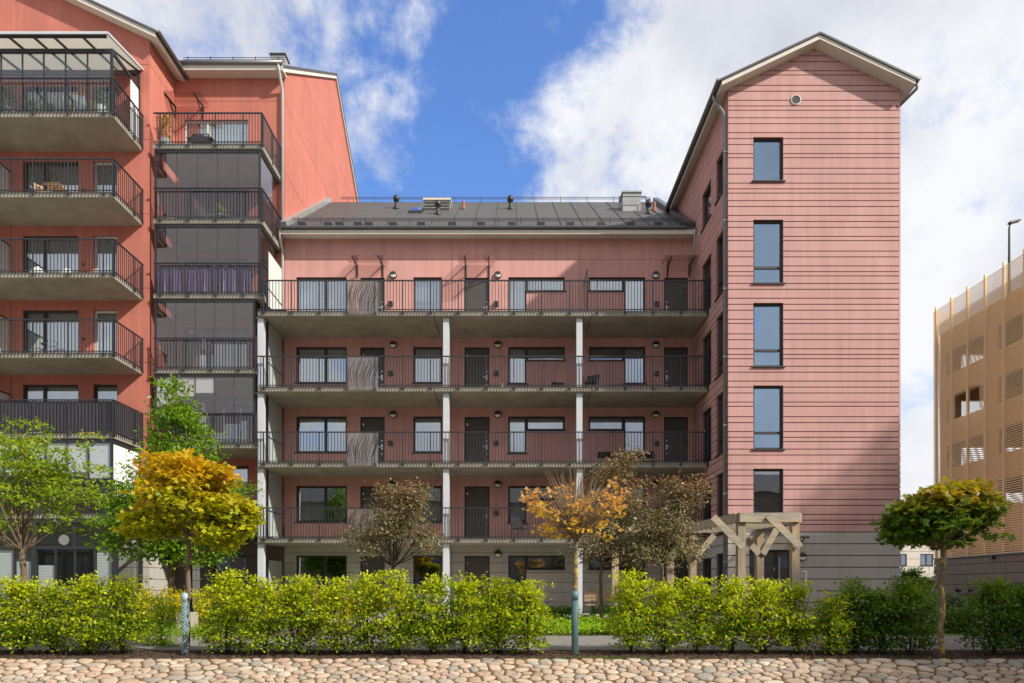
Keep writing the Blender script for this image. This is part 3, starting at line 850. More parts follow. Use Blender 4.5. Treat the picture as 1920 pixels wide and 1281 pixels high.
# gallery slabs, railings, columns, screens
GX0, GX1 = -9.80, 7.545
for k, g in enumerate(GZ):
    xs = [GX0, -3.0, 3.07, GX1]
    for a, b in zip(xs, xs[1:]): slab(wing, a + .012, b - .012, GD, WD - .004, g, .2, 'gallery_slab')
    wv0, wv1 = PX(650, GD), PX(710, GD)
    railing(wing, [(GX0 + .02, GD - .04), (GX1, GD - .04)], g + 1.17, g, first=.22, skip=((wv0 + .1, wv1 - .1),))
    # wave-pattern glass panel
    zb, zt = g - .15, g + 1.12
    pn = MB().box(wv0, wv1, GD - .075, GD - .06, zb, zt).build('wave_panel', M['sheet_glass'], wing)
    MB().box(wv0 + .02, wv1 - .02, GD - .058, GD - .052, zb + .02, zt - .02).build('frosting', M['mesh_sheet'], pn)
    m = MB(); r = random.Random(5 + k)
    for i in range(13):
        x = wv0 + .02 + (wv1 - wv0 - .04) * (i + r.random() * .5) / 13
        z0_ = zb + (0.02 if r.random() < .7 else r.uniform(.1, .4)); z1_ = zt - (.02 if r.random() < .7 else r.uniform(.1, .4))
        ph = .5 + i * .22 + r.uniform(-.5, .5); am = .085 * r.uniform(.6, 1.15); n = 14
        pts = []
        for j in range(n + 1):
            t = j / n; z = z0_ + (z1_ - z0_) * t
            xx = x + am * math.sin(ph + (z - zb) * 5.2) * (.5 + .5 * t) + .12 * (t - .5)
            pts.append((min(max(xx, wv0 + .012), wv1 - .012), GD - .084, z))
        wd = r.uniform(.006, .013)
        v = []; f = []
        for j, (xx, yy, z) in enumerate(pts):
            q = wd * math.sin(math.pi * (j + .5) / (n + 1)) + .002
            v += [(xx - q, yy, z), (xx + q, yy, z), (xx + q, yy + .006, z), (xx - q, yy + .006, z)]
            if j:
                b = 4 * j
                f += [(b - 4, b - 3, b + 1, b), (b - 3, b - 2, b + 2, b + 1), (b - 2, b - 1, b + 3, b + 2), (b - 1, b - 4, b, b + 3)]
        m.add(v, f)
    m.build('wave_lines', M['metal'], pn)['kind'] = 'stuff'
    for px in (490.5, 837, 1086):
        x = PX(px, GD + .25)
        zb = -.1 if k == 0 else GZ[k - 1] + .002
        m = MB().box(x - .115, x + .115, GD + .14, GD + .37, zb, g - .225)
        c = m.build('column', M['white_steel'], wing)
        MB().box(x - .2, x + .2, GD + .1, GD + .5, g - .222, g - .202).build('head_plate', M['galv'], c)
    # screen at the left end of each gallery
    if True:
        x = -9.62
        zt = g + 2.6
        z1 = (g + 2.62) if k == 3 else g + 2.915 - .23
        s_ = MB().box(x - .012, x + .012, GD + .62, WD - .06, g + .1, z1).build('end_screen', M['white_panel'] if k == 3 else M['frost'], wing)
        fm = MB()
        for yy in (GD + .55, WD - .06): fm.box(x - .03, x + .03, yy, yy + .05, g + .002, z1 + .02)
        fm.box(x - .028, x + .028, GD + .6, WD - .06, g + .05, g + .098); fm.box(x - .028, x + .028, GD + .6, WD - .06, g + 1.1, g + 1.14)
        fm.build('screen_frame', M['metal'], s_)
x = -9.62
s_ = MB().box(x - .012, x + .012, GD + .62, WD - .1, .05, 2.0).build('end_screen', M['frost'], wing)
MB().box(x - .03, x + .03, GD + .56, GD + .615, -.09, 2.03).build('screen_frame', M['metal'], s_)
# glass divider post on the top gallery
m = MB(); x = PX(1097, 27.5); g = GZ[3]
dv = MB().box(x - .01, x + .01, 26.75, 28.3, g + .1, g + 1.75).build('divider', M['sheet_glass'], wing)
m.box(x - .02, x + .02, 26.7, 26.745, g + .002, g + 1.8); m.bar((x, 26.72, g + 1.8), (x, 28.3, g + 1.8), .03); m.build('divider_post', M['metal'], dv)
# roof
RS = .715; RE = 28.05; RZ = 15.74
def rz(D): return RZ + RS * (D - RE)
RD = 34.9
def roofplane(parent, x0, x1, y0, y1, zf, th, mt, name='roof'):
    A = [(x0, y0, zf(y0)), (x1, y0, zf(y0)), (x1, y1, zf(y1)), (x0, y1, zf(y1))]
    B = [(a, b, c - th) for a, b, c in A]
    return MB().add(A + B, [(0, 1, 2, 3), (7, 6, 5, 4), (0, 4, 5, 1), (1, 5, 6, 2), (2, 6, 7, 3), (3, 7, 4, 0)]).build(name, mt, parent)
roof = roofplane(wing, WX0 - .02, TX0 - .04, RE, RD, rz, .12, M['roof'])
roofplane(wing, WX0 - .02, TX0 - .04, RD + .002, 41.5, lambda d: rz(RD) - RS * (d - RD), .12, M['roof'])
# standing felt seams
for i in range(19):
    x = WX0 + .55 + i * .92
    if x > TX0 - .3: break
    m = MB(); m.add([(x - .02, RE + .3, rz(RE + .3) + .001), (x + .02, RE + .3, rz(RE + .3) + .001), (x + .02, RD - .1, rz(RD - .1) + .001), (x - .02, RD - .1, rz(RD - .1) + .001),
             (x - .02, RE + .3, rz(RE + .3) + .03), (x + .02, RE + .3, rz(RE + .3) + .03), (x + .02, RD - .1, rz(RD - .1) + .03), (x - .02, RD - .1, rz(RD - .1) + .03)],
            [(0, 1, 2, 3), (7, 6, 5, 4), (0, 4, 5, 1), (1, 5, 6, 2), (2, 6, 7, 3), (3, 7, 4, 0)])
    m.build('seam', M['roof_trim'] if i < 7 else M['stain'], roof)
MB().box(WX0, TX0 - .03, RE + .02, WD - .004, RZ - .20, RZ - .13).build('eave_soffit', M['white_trim'], wing)
MB().box(WX0, TX0 - .03, RE - .01, RE + .018, RZ - .30, RZ - .125).build('fascia', M['white_trim'], wing)
m = MB(); n = 7; v = []; f = []
for x in (WX0 - .05, TX0 - .45):
    for i in range(n + 1):
        a = math.pi + math.pi * i / n
        v.append((x, RE - .09 + .075 * math.cos(a), RZ - .03 + .075 * math.sin(a)))
for i in range(n): f.append((i, i + 1, n + 2 + i, n + 1 + i))
f += [tuple(range(n + 1)), tuple(range(2 * n + 1, n, -1))]
m.add(v, f).build('gutter', M['pipe'], wing)
# verge flashing along the taller block and along the tower
m = MB(); 
for x, mt in ((WX0 + .13, 'galv'), (TX0 - .22, 'roof_trim')):
    MB().bar((x, RE, rz(RE) + .11), (x, RD + .1, rz(RD + .1) + .11), .26, .2).build('flashing', M[mt], wing)
# snow guard
m = MB(); ys = RE + .55
for dz in (.14, .2, .26): m.tube([(WX0 + .3, ys, rz(ys) + dz), (TX0 - .4, ys, rz(ys) + dz)], .011, 6)
sg = m.build('snow_guard', M['metal'], wing)
for i in range(18):
    x = WX0 + .6 + i * .93
    MB().bar((x, ys - .1, rz(ys) + .0), (x, ys, rz(ys) + .29), .03, .02).build('guard_bracket', M['metal'], sg)
for px in [567, 616, 637, 672, 692, 737, 790, 848, 902, 959, 1014, 1069, 1126, 1182, 1234, 1281]:
    x = PX(px, RE + .2); MB().box(x - .16, x + .16, RE + .06, RE + .3, rz(RE + .1) + .0, rz(RE + .1) + .16).build('guard_foot', M['metal'], sg)
# ridge rail
m = MB()
for dz in (.08, .16): m.tube([(WX0 + .8, RD - .15, rz(RD) + dz), (TX0 - .5, RD - .15, rz(RD) + dz)], .014, 6)
rr = m.build('ridge_rail', M['roof_trim'], wing)
for i in range(12): MB().bar((WX0 + 1.2 + i * 1.35, RD - .15, rz(RD) - .15), (WX0 + 1.2 + i * 1.35, RD - .15, rz(RD) + .2), .025).build('rail_foot', M['roof_trim'], rr)
def on_roof(px, py):
    k = (1105 - py) / FPX
    D = (RZ - RS * RE - CAMZ) / (k - RS)
    return PX(px, D), D
def vent(px, py, h, mt, r=.1, cap=True):
    x, D = on_roof(px, py); z = rz(D)
    pr = [(r * 1.9, -.12), (r * 1.7, .0), (r * .9, .12), (r * .8, h * .55)]
    pr += [(r * 1.35, h * .6), (r * 1.5, h * .8), (r * 1.2, h * .97), (r * .4, h)] if cap else [(r * .8, h), (r * .6, h + .01)]
    MB().lathe((x, D, z), pr, 12).build('roof_vent', M[mt], wing, True)
vent(743, 391, .62, 'metal'); vent(821, 402, .62, 'metal'); vent(957, 392, .62, 'metal'); vent(1216, 401, .62, 'metal')
vent(869, 392, .36, 'terracotta', .085, False); vent(1227, 396, .40, 'terracotta', .085, False)
x, D = on_roof(779, 399)
o = roofplane(wing, x - .3, x + .3, D - .2, D + .75, lambda d: rz(d) + .14, .15, M['metal'], 'skylight')
roofplane(o, x - .24, x + .24, D - .14, D + .69, lambda d: rz(d) + .145, .003, M['pane'], 'pane')
x, D = on_roof(819, 394)
hat = MB().box(x - .62, x + .62, D + .1, D + .9, rz(D) - .1, rz(D) + .52).build('roof_hatch', M['galv'], wing)
MB().box(x - .66, x + .66, D + .05, D + .95, rz(D) + .522, rz(D) + .62).build('hatch_lid', M['white_trim'], hat)
for q in range(3): MB().box(x - .6, x + .6, D + .08, D + .098, rz(D) + .08 + .14 * q, rz(D) + .16 + .14 * q).build('louvre', M['stain'], hat)
x, D = on_roof(1186, 397)
ch = MB().box(x - .42, x + .42, D + .2, D + 1.0, rz(D) - .1, rz(D) + 1.0).build('ventilation_stack', M['galv'], wing)
MB().box(x - .47, x + .47, D + .15, D + 1.05, rz(D) + 1.003, rz(D) + 1.07).build('stack_cap', M['galv'], ch)
m = MB()
for a, b in ((-.62, 0), (.62, 0), (.85, .9)):
    m.bar((x + a, D + b, rz(D + b) - .05), (x + a, D + b, rz(D) + .72), .03)
m.bar((x - .62, D, rz(D) + .7), (x + .62, D, rz(D) + .7), .03); m.bar((x + .62, D, rz(D) + .7), (x + .85, D + .9, rz(D) + .7), .03)
m.build('stack_rail', M['metal'], ch)
# stains where water runs off are left to the material; downpipes
pipe(wing, [(PX(1302, 28.1), 28.0, RZ - .1), (PX(1300, 28.3), 28.05, RZ - .3), (PX(1301, WD - .1), WD - .09, RZ - .8), (PX(1301, WD - .1), WD - .09, 12.0)], 'galv')
for k in range(4):
    zt = GZ[3 - k] - .21; zb = (GZ[2 - k] + .005) if k < 3 else -.08
    pipe(wing, [(PX(1302, WD), WD - .09, zt), (PX(1302, WD), WD - .09, zb)], 'galv')
MB().box(WX0, WX1, 41.2, 41.5, -.1, 15.5).build('wall', M['pink'], wing)
# ------------------------------------------------------------------ red middle block
LF = [3.6 + 2.9 * k for k in range(6)]
MX0, MX1 = -14.12, -9.53
mid = thing('middle_block', (-11.8, WD, -.1), 'tall red block with glazed balconies between the gable building and the pink wing', 'building')
mo = [(-13.74, -11.05, f + .05, f + 2.42) for f in LF] + [(PX(354, WD), PX(383, WD), .0, 2.25), (PX(399, WD), PX(463, WD), .35, 2.25)]
fm_ = FR(WD)
wall_part(fm_, 'wall', MX0, MX1 - .28, 3.5, 22.35, mo, -.28, -.03, M['joint'], mid)
wall_part(fm_, 'wall', MX0, MX1 - .28, -.1, 3.499, mo, -.28, -.03, M['grey_joint'], mid)
jz = [3.5] + [f + .3 for f in LF[1:]] + [21.3, 22.35]
for j in range(len(jz) - 1):
    clad(fm_, 'wall_panel', [MX0, MX1], [jz[j], jz[j + 1]], mo, -.03, 0, M['red'], mid, .016, join=True)
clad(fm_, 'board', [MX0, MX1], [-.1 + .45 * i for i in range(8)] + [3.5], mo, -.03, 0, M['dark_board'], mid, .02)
rs = Frame((MX1, 0, 0), (0, 1, 0), (1, 0, 0))
MRD = 36.7; MRZ = 22.66 + .715 * (MRD - WD)
mcut = [(-.715, 1, 22.66 - .715 * WD), (.715, 1, MRZ + .715 * MRD)]
wall_part(rs, 'wall', WD + .031, 44, -.1, 29.2, [], -.27, -.03, M['joint'], mid, mcut)
clad(rs, 'wall_panel', [WD + .0305, 33.1, 39.2, 44], [12.0, 15.5, 18.4, 21.3, 24.2, 29.2], [], -.03, 0, M['red'], mid, .02, mcut)
MB().box(MX0 - 2, MX1 - .1, 44, 44.3, -.1, 22.9).build('wall', M['red'], mid)
def mz(D): return 22.44 + .715 * (D - 28.1)
mr_ = roofplane(mid, MX0 - .6, MX1 + .12, 28.1, MRD + .05, mz, .12, M['roof'])
roofplane(mid, MX0 - .6, MX1 + .12, MRD + .053, 45, lambda d: mz(MRD + .05) - .715 * (d - MRD - .05), .12, M['roof'])
vb = MB()
for a, b, s in ((28.1, MRD + .05, 1), (MRD + .06, 44.6, -1)):
    z0_ = mz(a) if s == 1 else mz(MRD + .05); z1_ = mz(MRD + .05) if s == 1 else mz(MRD + .05) - .715 * (b - MRD)
    vb.bar((MX1 + .05, a, z0_ - .20), (MX1 + .05, b, z1_ - .20), .09, .14)
vb.build('verge_board', M['white_trim'], mid)
MB().box(MX0 + .05, MX1 + .1, 28.12, WD - .004, 22.25, 22.32).build('eave_soffit', M['white_trim'], mid)
MB().box(MX0 + .05, MX1 + .1, 28.08, 28.115, 22.22, 22.46).build('fascia', M['white_trim'], mid)
MB().tube([(MX0 + .1, 28.02, 22.48), (MX1 + .1, 28.02, 22.48)], .075, 10).build('gutter', M['pipe'], mid, True)
m = MB(); ys = 28.7
for dz in (.15, .24, .33): m.tube([(MX0 + .3, ys, mz(ys) + dz), (MX1, ys, mz(ys) + dz)], .012, 6)
sg = m.build('snow_guard', M['metal'], mid)
for i in range(5): MB().bar((MX0 + .5 + i * .95, ys - .1, mz(ys)), (MX0 + .5 + i * .95, ys, mz(ys) + .36), .03).build('guard_bracket', M['metal'], sg)
x = -10.05; st = MB().box(x - .30, x + .30, 29.3, 29.8, mz(29.3) - .1, mz(29.3) + .50).build('ventilation_stack', M['galv'], mid)
MB().box(x - .35, x + .35, 29.25, 29.85, mz(29.3) + .503, mz(29.3) + .55).build('stack_cap', M['roof_trim'], st)
vx = PX(407, 29.4); MB().lathe((vx, 29.4, mz(29.4)), [(.12, -.1), (.1, .1), (.13, .2), (.05, .24)], 10).build('roof_vent', M['metal'], mid, True)
dpx = MX1 - .06
dp = pipe(mid, [(dpx, 28.04, 22.42), (dpx, 28.1, 22.2), (dpx, WD - .09, 21.7), (dpx, WD - .09, 15.4)], 'pipe_pale', .06)
pipe(mid, [(dpx + .1, 28.0, 15.7), (dpx + .02, 28.1, 15.4), (dpx, WD - .09, 15.0), (dpx, WD - .09, 11.6)], 'pipe_pale', .06)
for k, f in enumerate(LF):
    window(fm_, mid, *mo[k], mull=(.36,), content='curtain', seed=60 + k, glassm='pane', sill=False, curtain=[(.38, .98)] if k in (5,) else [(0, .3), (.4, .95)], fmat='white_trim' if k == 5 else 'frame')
    a, b = -13.87, (-9.66 if k >= 3 else -9.865)
    yf = 26.42
    slab(mid, a, b, yf, WD - .004, f, .2)
    railing(mid, [(a + .02, yf - .04), (b, yf - .04), (b, WD - .08)] if k >= 3 else [(a + .02, yf - .04), (b, yf - .04)], f + 1.17, f, first=.25)
    if k < 5 and k > 0:
        zt = f + 2.9 - .2
        fb = MB(); fb.box(a, b - .09, yf + .05, yf + .13, zt - .12, zt - .003); fb.box(b - .16, b - .08, yf + .14, WD - .1, zt - .12, zt - .003)
        fb.box(a, a + .06, yf + .05, yf + .11, f + .002, zt - .122); fb.box(b - .16, b - .09, yf + .05, yf + .12, f + .002, zt - .122)
        gf = fb.build('glazing_frame', M['metal'], mid)
        n = 5; w_ = (b - .17 - a - .08) / n
        for i in range(n):
            p0 = a + .07 + i * w_
            MB().box(p0 + .006, p0 + w_ - .006, yf + .075, yf + .087, f + .03, zt - .125).build('pane', M['pane_smoke'], gf)
            MB().box(p0 - .008, p0 + .005, yf + .07, yf + .092, f + .03, zt - .125).build('glazing_bar', M['metal'], gf)
            if k == 1 and i < 3:
                MB().box(p0 + .01, p0 + w_ - .02, yf + .11, yf + .13, zt - (1.25, .85, .72)[i], zt - .13).build('blind', M['blind'], gf)
        for i in range(3):
            y0_ = yf + .16 + i * .62
            MB().box(b - .13, b - .118, y0_, y0_ + .60, f + .03, zt - .125).build('pane', M['pane_smoke'], gf)
canopy(fm_, mid, PX(313, WD), PX(394, WD), 21.1, 1.0)
window(fm_, mid, *mo[6], content='curtain_green', glassm='pane_dark', sill=False)
window(fm_, mid, *mo[7], content='curtain_green', glassm='pane_dark', sill=True)

# ------------------------------------------------------------------ red gable building
LD = 26.6; BX0, BX1 = -26.0, -14.12; LC = -20.1
gab = thing('gable_building', (LC, LD, -.1), 'tall red gable building with stacked balconies at the left edge', 'building')
fl_ = FR(LD)
lo_ = []
for f in LF: lo_ += [(-19.06, -16.90, f + .12, f + 2.33), (-16.31, -15.38, f + .05, f + 2.33)]
lo_ += [(-18.6, -15.4, .0, 2.5)]
lcut = [(.466, 1, 22.25 + .466 * BX1), (-.466, 1, 22.25 - .466 * (2 * LC - BX1))]
wall_part(fl_, 'wall', BX0, BX1 - .25, 3.4, 25.2, lo_, -.28, -.03, M['joint'], gab, lcut)
wall_part(fl_, 'wall', BX0, BX1 - .25, -.1, 3.399, lo_, -.28, -.03, M['grey_joint'], gab)
lz = [3.4] + [f + .28 for f in LF[1:]] + [21.3, 25.2]
for j in range(len(lz) - 1):
    clad(fl_, 'wall_panel', [BX0, PX(20, LD), BX1], [lz[j], lz[j + 1]], lo_, -.03, 0, M['red'], gab, .018, lcut, join=True)
clad(fl_, 'board', [BX0, PX(20, LD), BX1], [-.1 + .45 * i for i in range(8)] + [3.4], lo_, -.03, 0, M['grey_board'], gab, .02)
ls = Frame((BX1, 0, 0), (0, 1, 0), (1, 0, 0))
wall_part(ls, 'wall', LD + .031, 45, 3.4, 22.2, [], -.24, -.03, M['joint'], gab)
wall_part(ls, 'wall', LD + .031, 45, -.1, 3.399, [], -.24, -.03, M['grey_joint'], gab)
for j in range(len(lz) - 1):
    clad(ls, 'wall_panel', [LD + .0305, 28.595], [lz[j], min(lz[j + 1], 22.2)], [], -.03, 0, M['red'], gab, .018)
clad(ls, 'board', [LD + .0305, 28.595], [-.1 + .45 * i for i in range(8)] + [3.4], [], -.03, 0, M['grey_board'], gab, .02)
MB().box(BX0, BX1 - .3, 44.8, 45, -.1, 22.2).build('wall', M['red'], gab)
MB().box(BX0 - .2, BX0 - .01, LD, 45, -.1, 22.2).build('wall', M['red'], gab)
zE2, zR2 = roof_pair(gab, 2 * LC - BX1 - .4, BX1 + .42, 22.25 + .466 * (BX1 - LC) + .003, LC, .466, LD - .45, 45, .17, .08)
gutter(gab, BX1 + .55, LD - .43, 45, zR2 + .22, .075)
for k, f in enumerate(LF):
    window(fl_, gab, *lo_[2 * k], mull=(.36,), content='curtain', seed=80 + k, glassm='pane', fmat='frame', curtain=[(.0, .33), (.42, .97)] if k != 5 else [(.4, .6)], sill=False)
    window(fl_, gab, *lo_[2 * k + 1], content='curtain', seed=90 + k, glassm='pane', fmat='white_trim' if k in (2, 3, 4) else 'frame', sill=False)
    a, b, yf = -26, -14.40, 24.66
    slab(gab, a, b, yf, LD - .004, f, .2)
    railing(gab, [(-21.5, yf - .04), (b + .03, yf - .04), (b + .03, LD - .02)], f + 1.2, f, spacing=.125, bay=1.27, first=.35 + .06, clad_mat=M['clad_dark'] if k == 1 else None)
    d_ = MB().box(-19.60, -19.56, yf + .1, LD - .01, f + .08, f + 1.9).build('balcony_divider', M['white_panel'], gab)
    MB().box(-19.62, -19.54, yf + .06, LD - .005, f + 1.903, f + 1.95).build('divider_cap', M['metal'], d_)
    if k < 5: fl_.b('outlet_box', -16.75, -16.66, f + 1.15, f + 1.24, .001, .06, M['metal'], gab)
window(fl_, gab, *lo_[12], mull=(.33, .66), content='curtain_green', glassm='pane_dark', sill=False)
# winter garden on the top balcony
f = LF[5]; yf = 24.66; bx = -14.47
def rx(y): return 20.62 + (y - 24.3) * .20
posts = [PX(p, yf + .08) for p in (-75, -36, 2, 42, 82, 123, 164)] + [bx - .03]
m = MB(); m.box(-22, bx, yf + .05, yf + .12, 20.28, 20.42); m.box(bx - .07, bx, yf + .12, LD - .03, 20.28, 20.40)
m.box(bx - .08, bx, yf + .05, yf + .13, f + .002, 20.28); m.bar((bx - .04, yf + .1, 20.43), (bx - .04, LD - .03, rx(LD) - .1), .06)
m.box(bx - .07, bx, LD - .10, LD - .03, f + .002, 20.9)
m.box(-22, bx, LD - .09, LD - .03, rx(LD) - .22, rx(LD) - .06)
wg = m.build('winter_garden', M['metal'], gab)
for p, q in zip(posts, posts[1:]):
    MB().box(p + .02, q - .02, yf + .08, yf + .09, f + .05, 20.27).build('pane', M['pane_clear'], wg)
    MB().box(p - .018, p + .018, yf + .06, yf + .11, f + .002, 20.275).build('glazing_bar', M['metal'], wg)
for i in range(3):
    y0_ = yf + .15 + i * .58
    MB().box(bx - .045, bx - .033, y0_, y0_ + .55, f + .05, 20.27).build('pane', M['pane_clear'] if i < 2 else M['blind'], wg)
v = [(-22, 24.3, rx(24.3)), (bx + .05, 24.3, rx(24.3)), (bx + .05, LD - .01, rx(LD)), (-22, LD - .01, rx(LD))]
v += [(a, b, c + .02) for a, b, c in v]
MB().add(v, [(0, 1, 2, 3), (7, 6, 5, 4), (0, 4, 5, 1), (1, 5, 6, 2), (2, 6, 7, 3), (3, 7, 4, 0)]).build('roof_sheet', M['poly_sheet'], wg)
MB().bar((-22, 24.29, rx(24.3) + .02), (bx + .08, 24.29, rx(24.3) + .02), .05, .09).build('roof_edge', M['white_steel'], wg)
MB().bar((bx + .09, 24.27, rx(24.3) + .02), (bx + .09, LD, rx(LD) + .02), .05, .07).build('roof_edge', M['white_steel'], wg)
MB().box(-22, bx, 24.34, 24.39, rx(24.3) - .09, rx(24.3) - .003).build('roof_beam', M['metal'], wg)
for p in (-40, 20, 66, 104, 158):
    x = PX(p, 24.5)
    MB().bar((x, 24.35, rx(24.35) - .045), (x, LD - .05, rx(LD - .05) - .045), .05, .08).build('rafter', M['metal'], wg)
# glazed balcony with white blinds on the lowest balcony, conservatory on the ground floor
f = LF[0]; zt = LF[1] - .2
m = MB(); m.box(-22, -14.47, yf + .05, yf + .13, zt - .14, zt - .003); m.box(-14.55, -14.47, yf + .05, yf + .13, f + .002, zt - .14); m.box(-14.55, -14.47, yf + .14, LD - .03, zt - .14, zt - .003)
m.box(-22, -14.56, yf + .05, yf + .12, f + 1.15, f + 1.22)
gf = m.build('glazing_frame', M['metal'], gab)
ps = [PX(p, yf + .1) for p in (-110, -70, -30, 8, 47, 86, 126, 166, 207)]
for i, (p, q) in enumerate(zip(ps, ps[1:])):
    MB().box(p + .02, q - .02, yf + .08, yf + .09, f + .04, zt - .15).build('pane', M['pane_clear'], gf)
    MB().box(p - .02, p + .02, yf + .06, yf + .115, f + .04, zt - .145).build('glazing_bar', M['metal'], gf)
    MB().box(p + .03, q - .03, yf + .12, yf + .135, f + (1.28 if i in (7,) else 1.5), zt - .15).build('blind', M['blind'], gf)
for i in range(2):
    y0_ = yf + .2 + i * .85
    MB().box(-14.53, -14.51, y0_, y0_ + .8, f + .5, zt - .15).build('blind', M['blind'], gf)
zt = LF[0] - .2; y = yf + .06; ztr = PZ(1027, y)
m = MB(); P_ = lambda p: PX(p, y)
for p in (-60, 62.7, 213.6): m.box(P_(p) - .09, P_(p) + .09, y, y + .14, -.1, zt - .15)
m.box(-22, P_(213.6) + .09, y - .02, y + .15, zt - .147, zt - .003); m.box(-22, P_(213.6) - .095, y + .02, y + .12, ztr - .06, ztr + .05)
m.box(P_(213.6) - .05, P_(213.6) + .05, y + .15, LD - .03, ztr - .06, ztr + .05); m.box(P_(213.6) - .05, P_(213.6) + .05, LD - .1, LD - .03, -.1, zt - .15)
m.box(P_(213.6) - .05, P_(213.6) + .05, y + .15, LD - .1, zt - .147, zt - .003)
cv = m.build('conservatory', M['metal'], gab)
lo_p = [-95, -57, -15, 25, 60, 66, 103, 139, 176, 211]
bl = {0: (0, 1), 1: (0, 1), 2: (0, 1), 3: (0, .82), 5: (0, .76), 6: (0, .42), 8: (0, 1)}
for i, (p, q) in enumerate(zip(lo_p, lo_p[1:])):
    if q - p < 10: continue
    MB().box(P_(p) + .02, P_(q) - .02, y + .05, y + .062, -.05, ztr - .065).build('pane', M['pane_clear'], cv)
    MB().box(P_(q) - .03, P_(q) + .03, y + .03, y + .09, -.05, ztr - .065).build('glazing_bar', M['metal'], cv)
    if i in bl:
        h = ztr - .07
        b = MB()
        z1 = -.05 + (h + .05) * bl[i][1]; n = max(3, int((z1 + .05) / .1))
        for s in range(n): b.box(P_(p) + .05, P_(q) - .05, y + .10, y + .125, -.05 + (z1 + .05) * s / n, -.05 + (z1 + .05) * (s + .93) / n)
        b.build('pleated_blind', M['blind'], cv)
for p, q in ((-57, 59), (66, 136), (142, 209)):
    MB().box(P_(p) + .02, P_(q) - .02, y + .05, y + .062, ztr + .055, zt - .15).build('pane', M['pane_clear'], cv)
    MB().box(P_(q) - .02, P_(q) + .05, y + .03, y + .10, ztr + .055, zt - .15).build('glazing_bar', M['metal'], cv)
for i in range(2): MB().box(P_(213.6) - .02, P_(213.6) - .008, y + .2 + i * .8, y + .95 + i * .8, -.05, ztr - .065).build('pane', M['pane_clear'], cv)
MB().lathe((P_(117), y + .09, PZ(1012, y)), [(.2, 0), (.2, .01)], 8, 'y').build('paper_star', M['paper'], cv)

# ------------------------------------------------------------------ parking garage
KX = 27.6; KF = 44.0; KN = -14.0
gar = thing('parking_garage', (KX + 9, 20, -.1), 'parking garage behind fine golden slats with a dark panel base', 'building')
ks = Frame((KX, 0, 0), (0, 1, 0), (-1, 0, 0))
lv = [14.4 - 2.95 * i for i in range(5)]       # sill height of each band of openings
cols = [KF - .2 - 4.6 * i for i in range(13)]
kops = []
for z in lv[:4]:
    for i, c in enumerate(cols[:-1]): kops.append((cols[i + 1] + .45, c - .45, z, z + 1.45))
wall_part(ks, 'wall', KN, KF, 2.6, 17.2, kops, -.3, -.0, M['gold_wall'], gar)
MB().box(KX + .02, KX + 17, KF - .3, KF - .02, -.1, 2.6).build('wall', M['garage_grey'], gar)
for i, z in enumerate([17.0 - .0] + [q - .25 for q in lv[:4]]):
    MB().box(KX + .31, KX + 17, KN, KF - .02, z - .3 - (.35 if i == 0 else 0), z - (.35 if i == 0 else 0)).build('deck', M['deck'], gar)
for z in lv[:4]: MB().box(KX + 16.6, KX + 16.9, KN, KF - .02, z - .24, z + .25).build('far_parapet', M['deck'], gar)
for i in range(0, 13, 2):
    for xx in (KX + 8, KX + 16.3):
        MB().box(xx, xx + .4, cols[i] - .4, cols[i], 2.6, 16.0).build('pillar', M['deck'], gar)
# end wall towards the white building
fe = Frame((0, KF - .25, 0), (1, 0, 0), (0, 1, 0))
wall_part(fe, 'wall', KX + .31, KX + 16.9, 2.6, 17.2, [(KX + 1.2, KX + 7.6, z, z + 1.5) for z in lv[:4]] + [(KX + 8.6, KX + 15.8, z, z + 1.5) for z in lv[:4]], 0, .22, M['gold_wall'], gar)
fe2 = Frame((0, KN + .25, 0), (1, 0, 0), (0, -1, 0))
fe2.b('wall', KX + .31, KX + 16.9, 2.6, 17.2, 0, .24, M['gold_wall'], gar)
m = MB(); m.box(KX + .02, KX + 17, KN, KN + .24, -.1, 2.6); m.build('wall', M['garage_grey'], gar)
# golden slats: far too many and fine to pick apart
hole = (39.9, 42.1, 11.3, 12.95)
m = MB(); z = 2.85
while z < 18.75:
    if hole[2] < z < hole[3]:
        ks.box(m, KN, hole[0], z, z + .045, .25, .29); ks.box(m, hole[1], KF + .25, z, z + .045, .25, .29)
    else: ks.box(m, KN, KF + .25, z, z + .045, .25, .29)
    z += .128
m.build('slat_screen', M['gold'], gar)['kind'] = 'stuff'
m = MB(); z = 2.85
while z < 18.75:
    m.box(KX - .25, KX + 16.9, KF + .26, KF + .30, z, z + .045); z += .128
m.build('slat_screen', M['gold'], gar)['kind'] = 'stuff'
D_ = KF + .1
while D_ > KN:
    ks.b('screen_post', D_ - .06, D_ + .06, 2.75, 19.05, .12, .245, M['gold'], gar)
    if abs(D_ - 41) > 99: pass
    D_ -= 1.52
MB().box(KX - .1, KX + .05, KN, KF, 17.205, 17.9).build('roof_parapet', M['mesh_sheet_grey'], gar)
# base of wide dark panels
kz = [-.1, .55, 1.15, 1.75, 2.35, 2.75]
ku = [KF - .0 - 6.4 * i for i in range(10)][::-1]
clad(ks, 'base_panel', [KN] + [u for u in ku if u > KN], kz, [], .31, .40, M['garage_grey'], gar, .03)
ks.b('wall', KN, KF - .03, -.1, 2.58, .0, .29, M['stain'], gar)
ks.b('coping', KN, KF + .05, 2.755, 2.83, .0, .48, M['roof_trim'], gar)
c_ = W(1868, 1043, 40); ks.b('security_camera', 38.4, 38.7, 2.58, 2.72, .42, .6, M['metal'], gar)
lp = thing('lamp_post', (28.55, 39.2, 16.65), 'tall street lamp standing on the garage roof deck', 'street lamp')
MB().tube([(28.55, 39.2, 16.66), (28.55, 39.2, 19), (28.55, 39.2, 21.6), (28.62, 39.2, 21.85)], [.08, .07, .05, .05], 10).build('pole', M['metal'], lp, True)
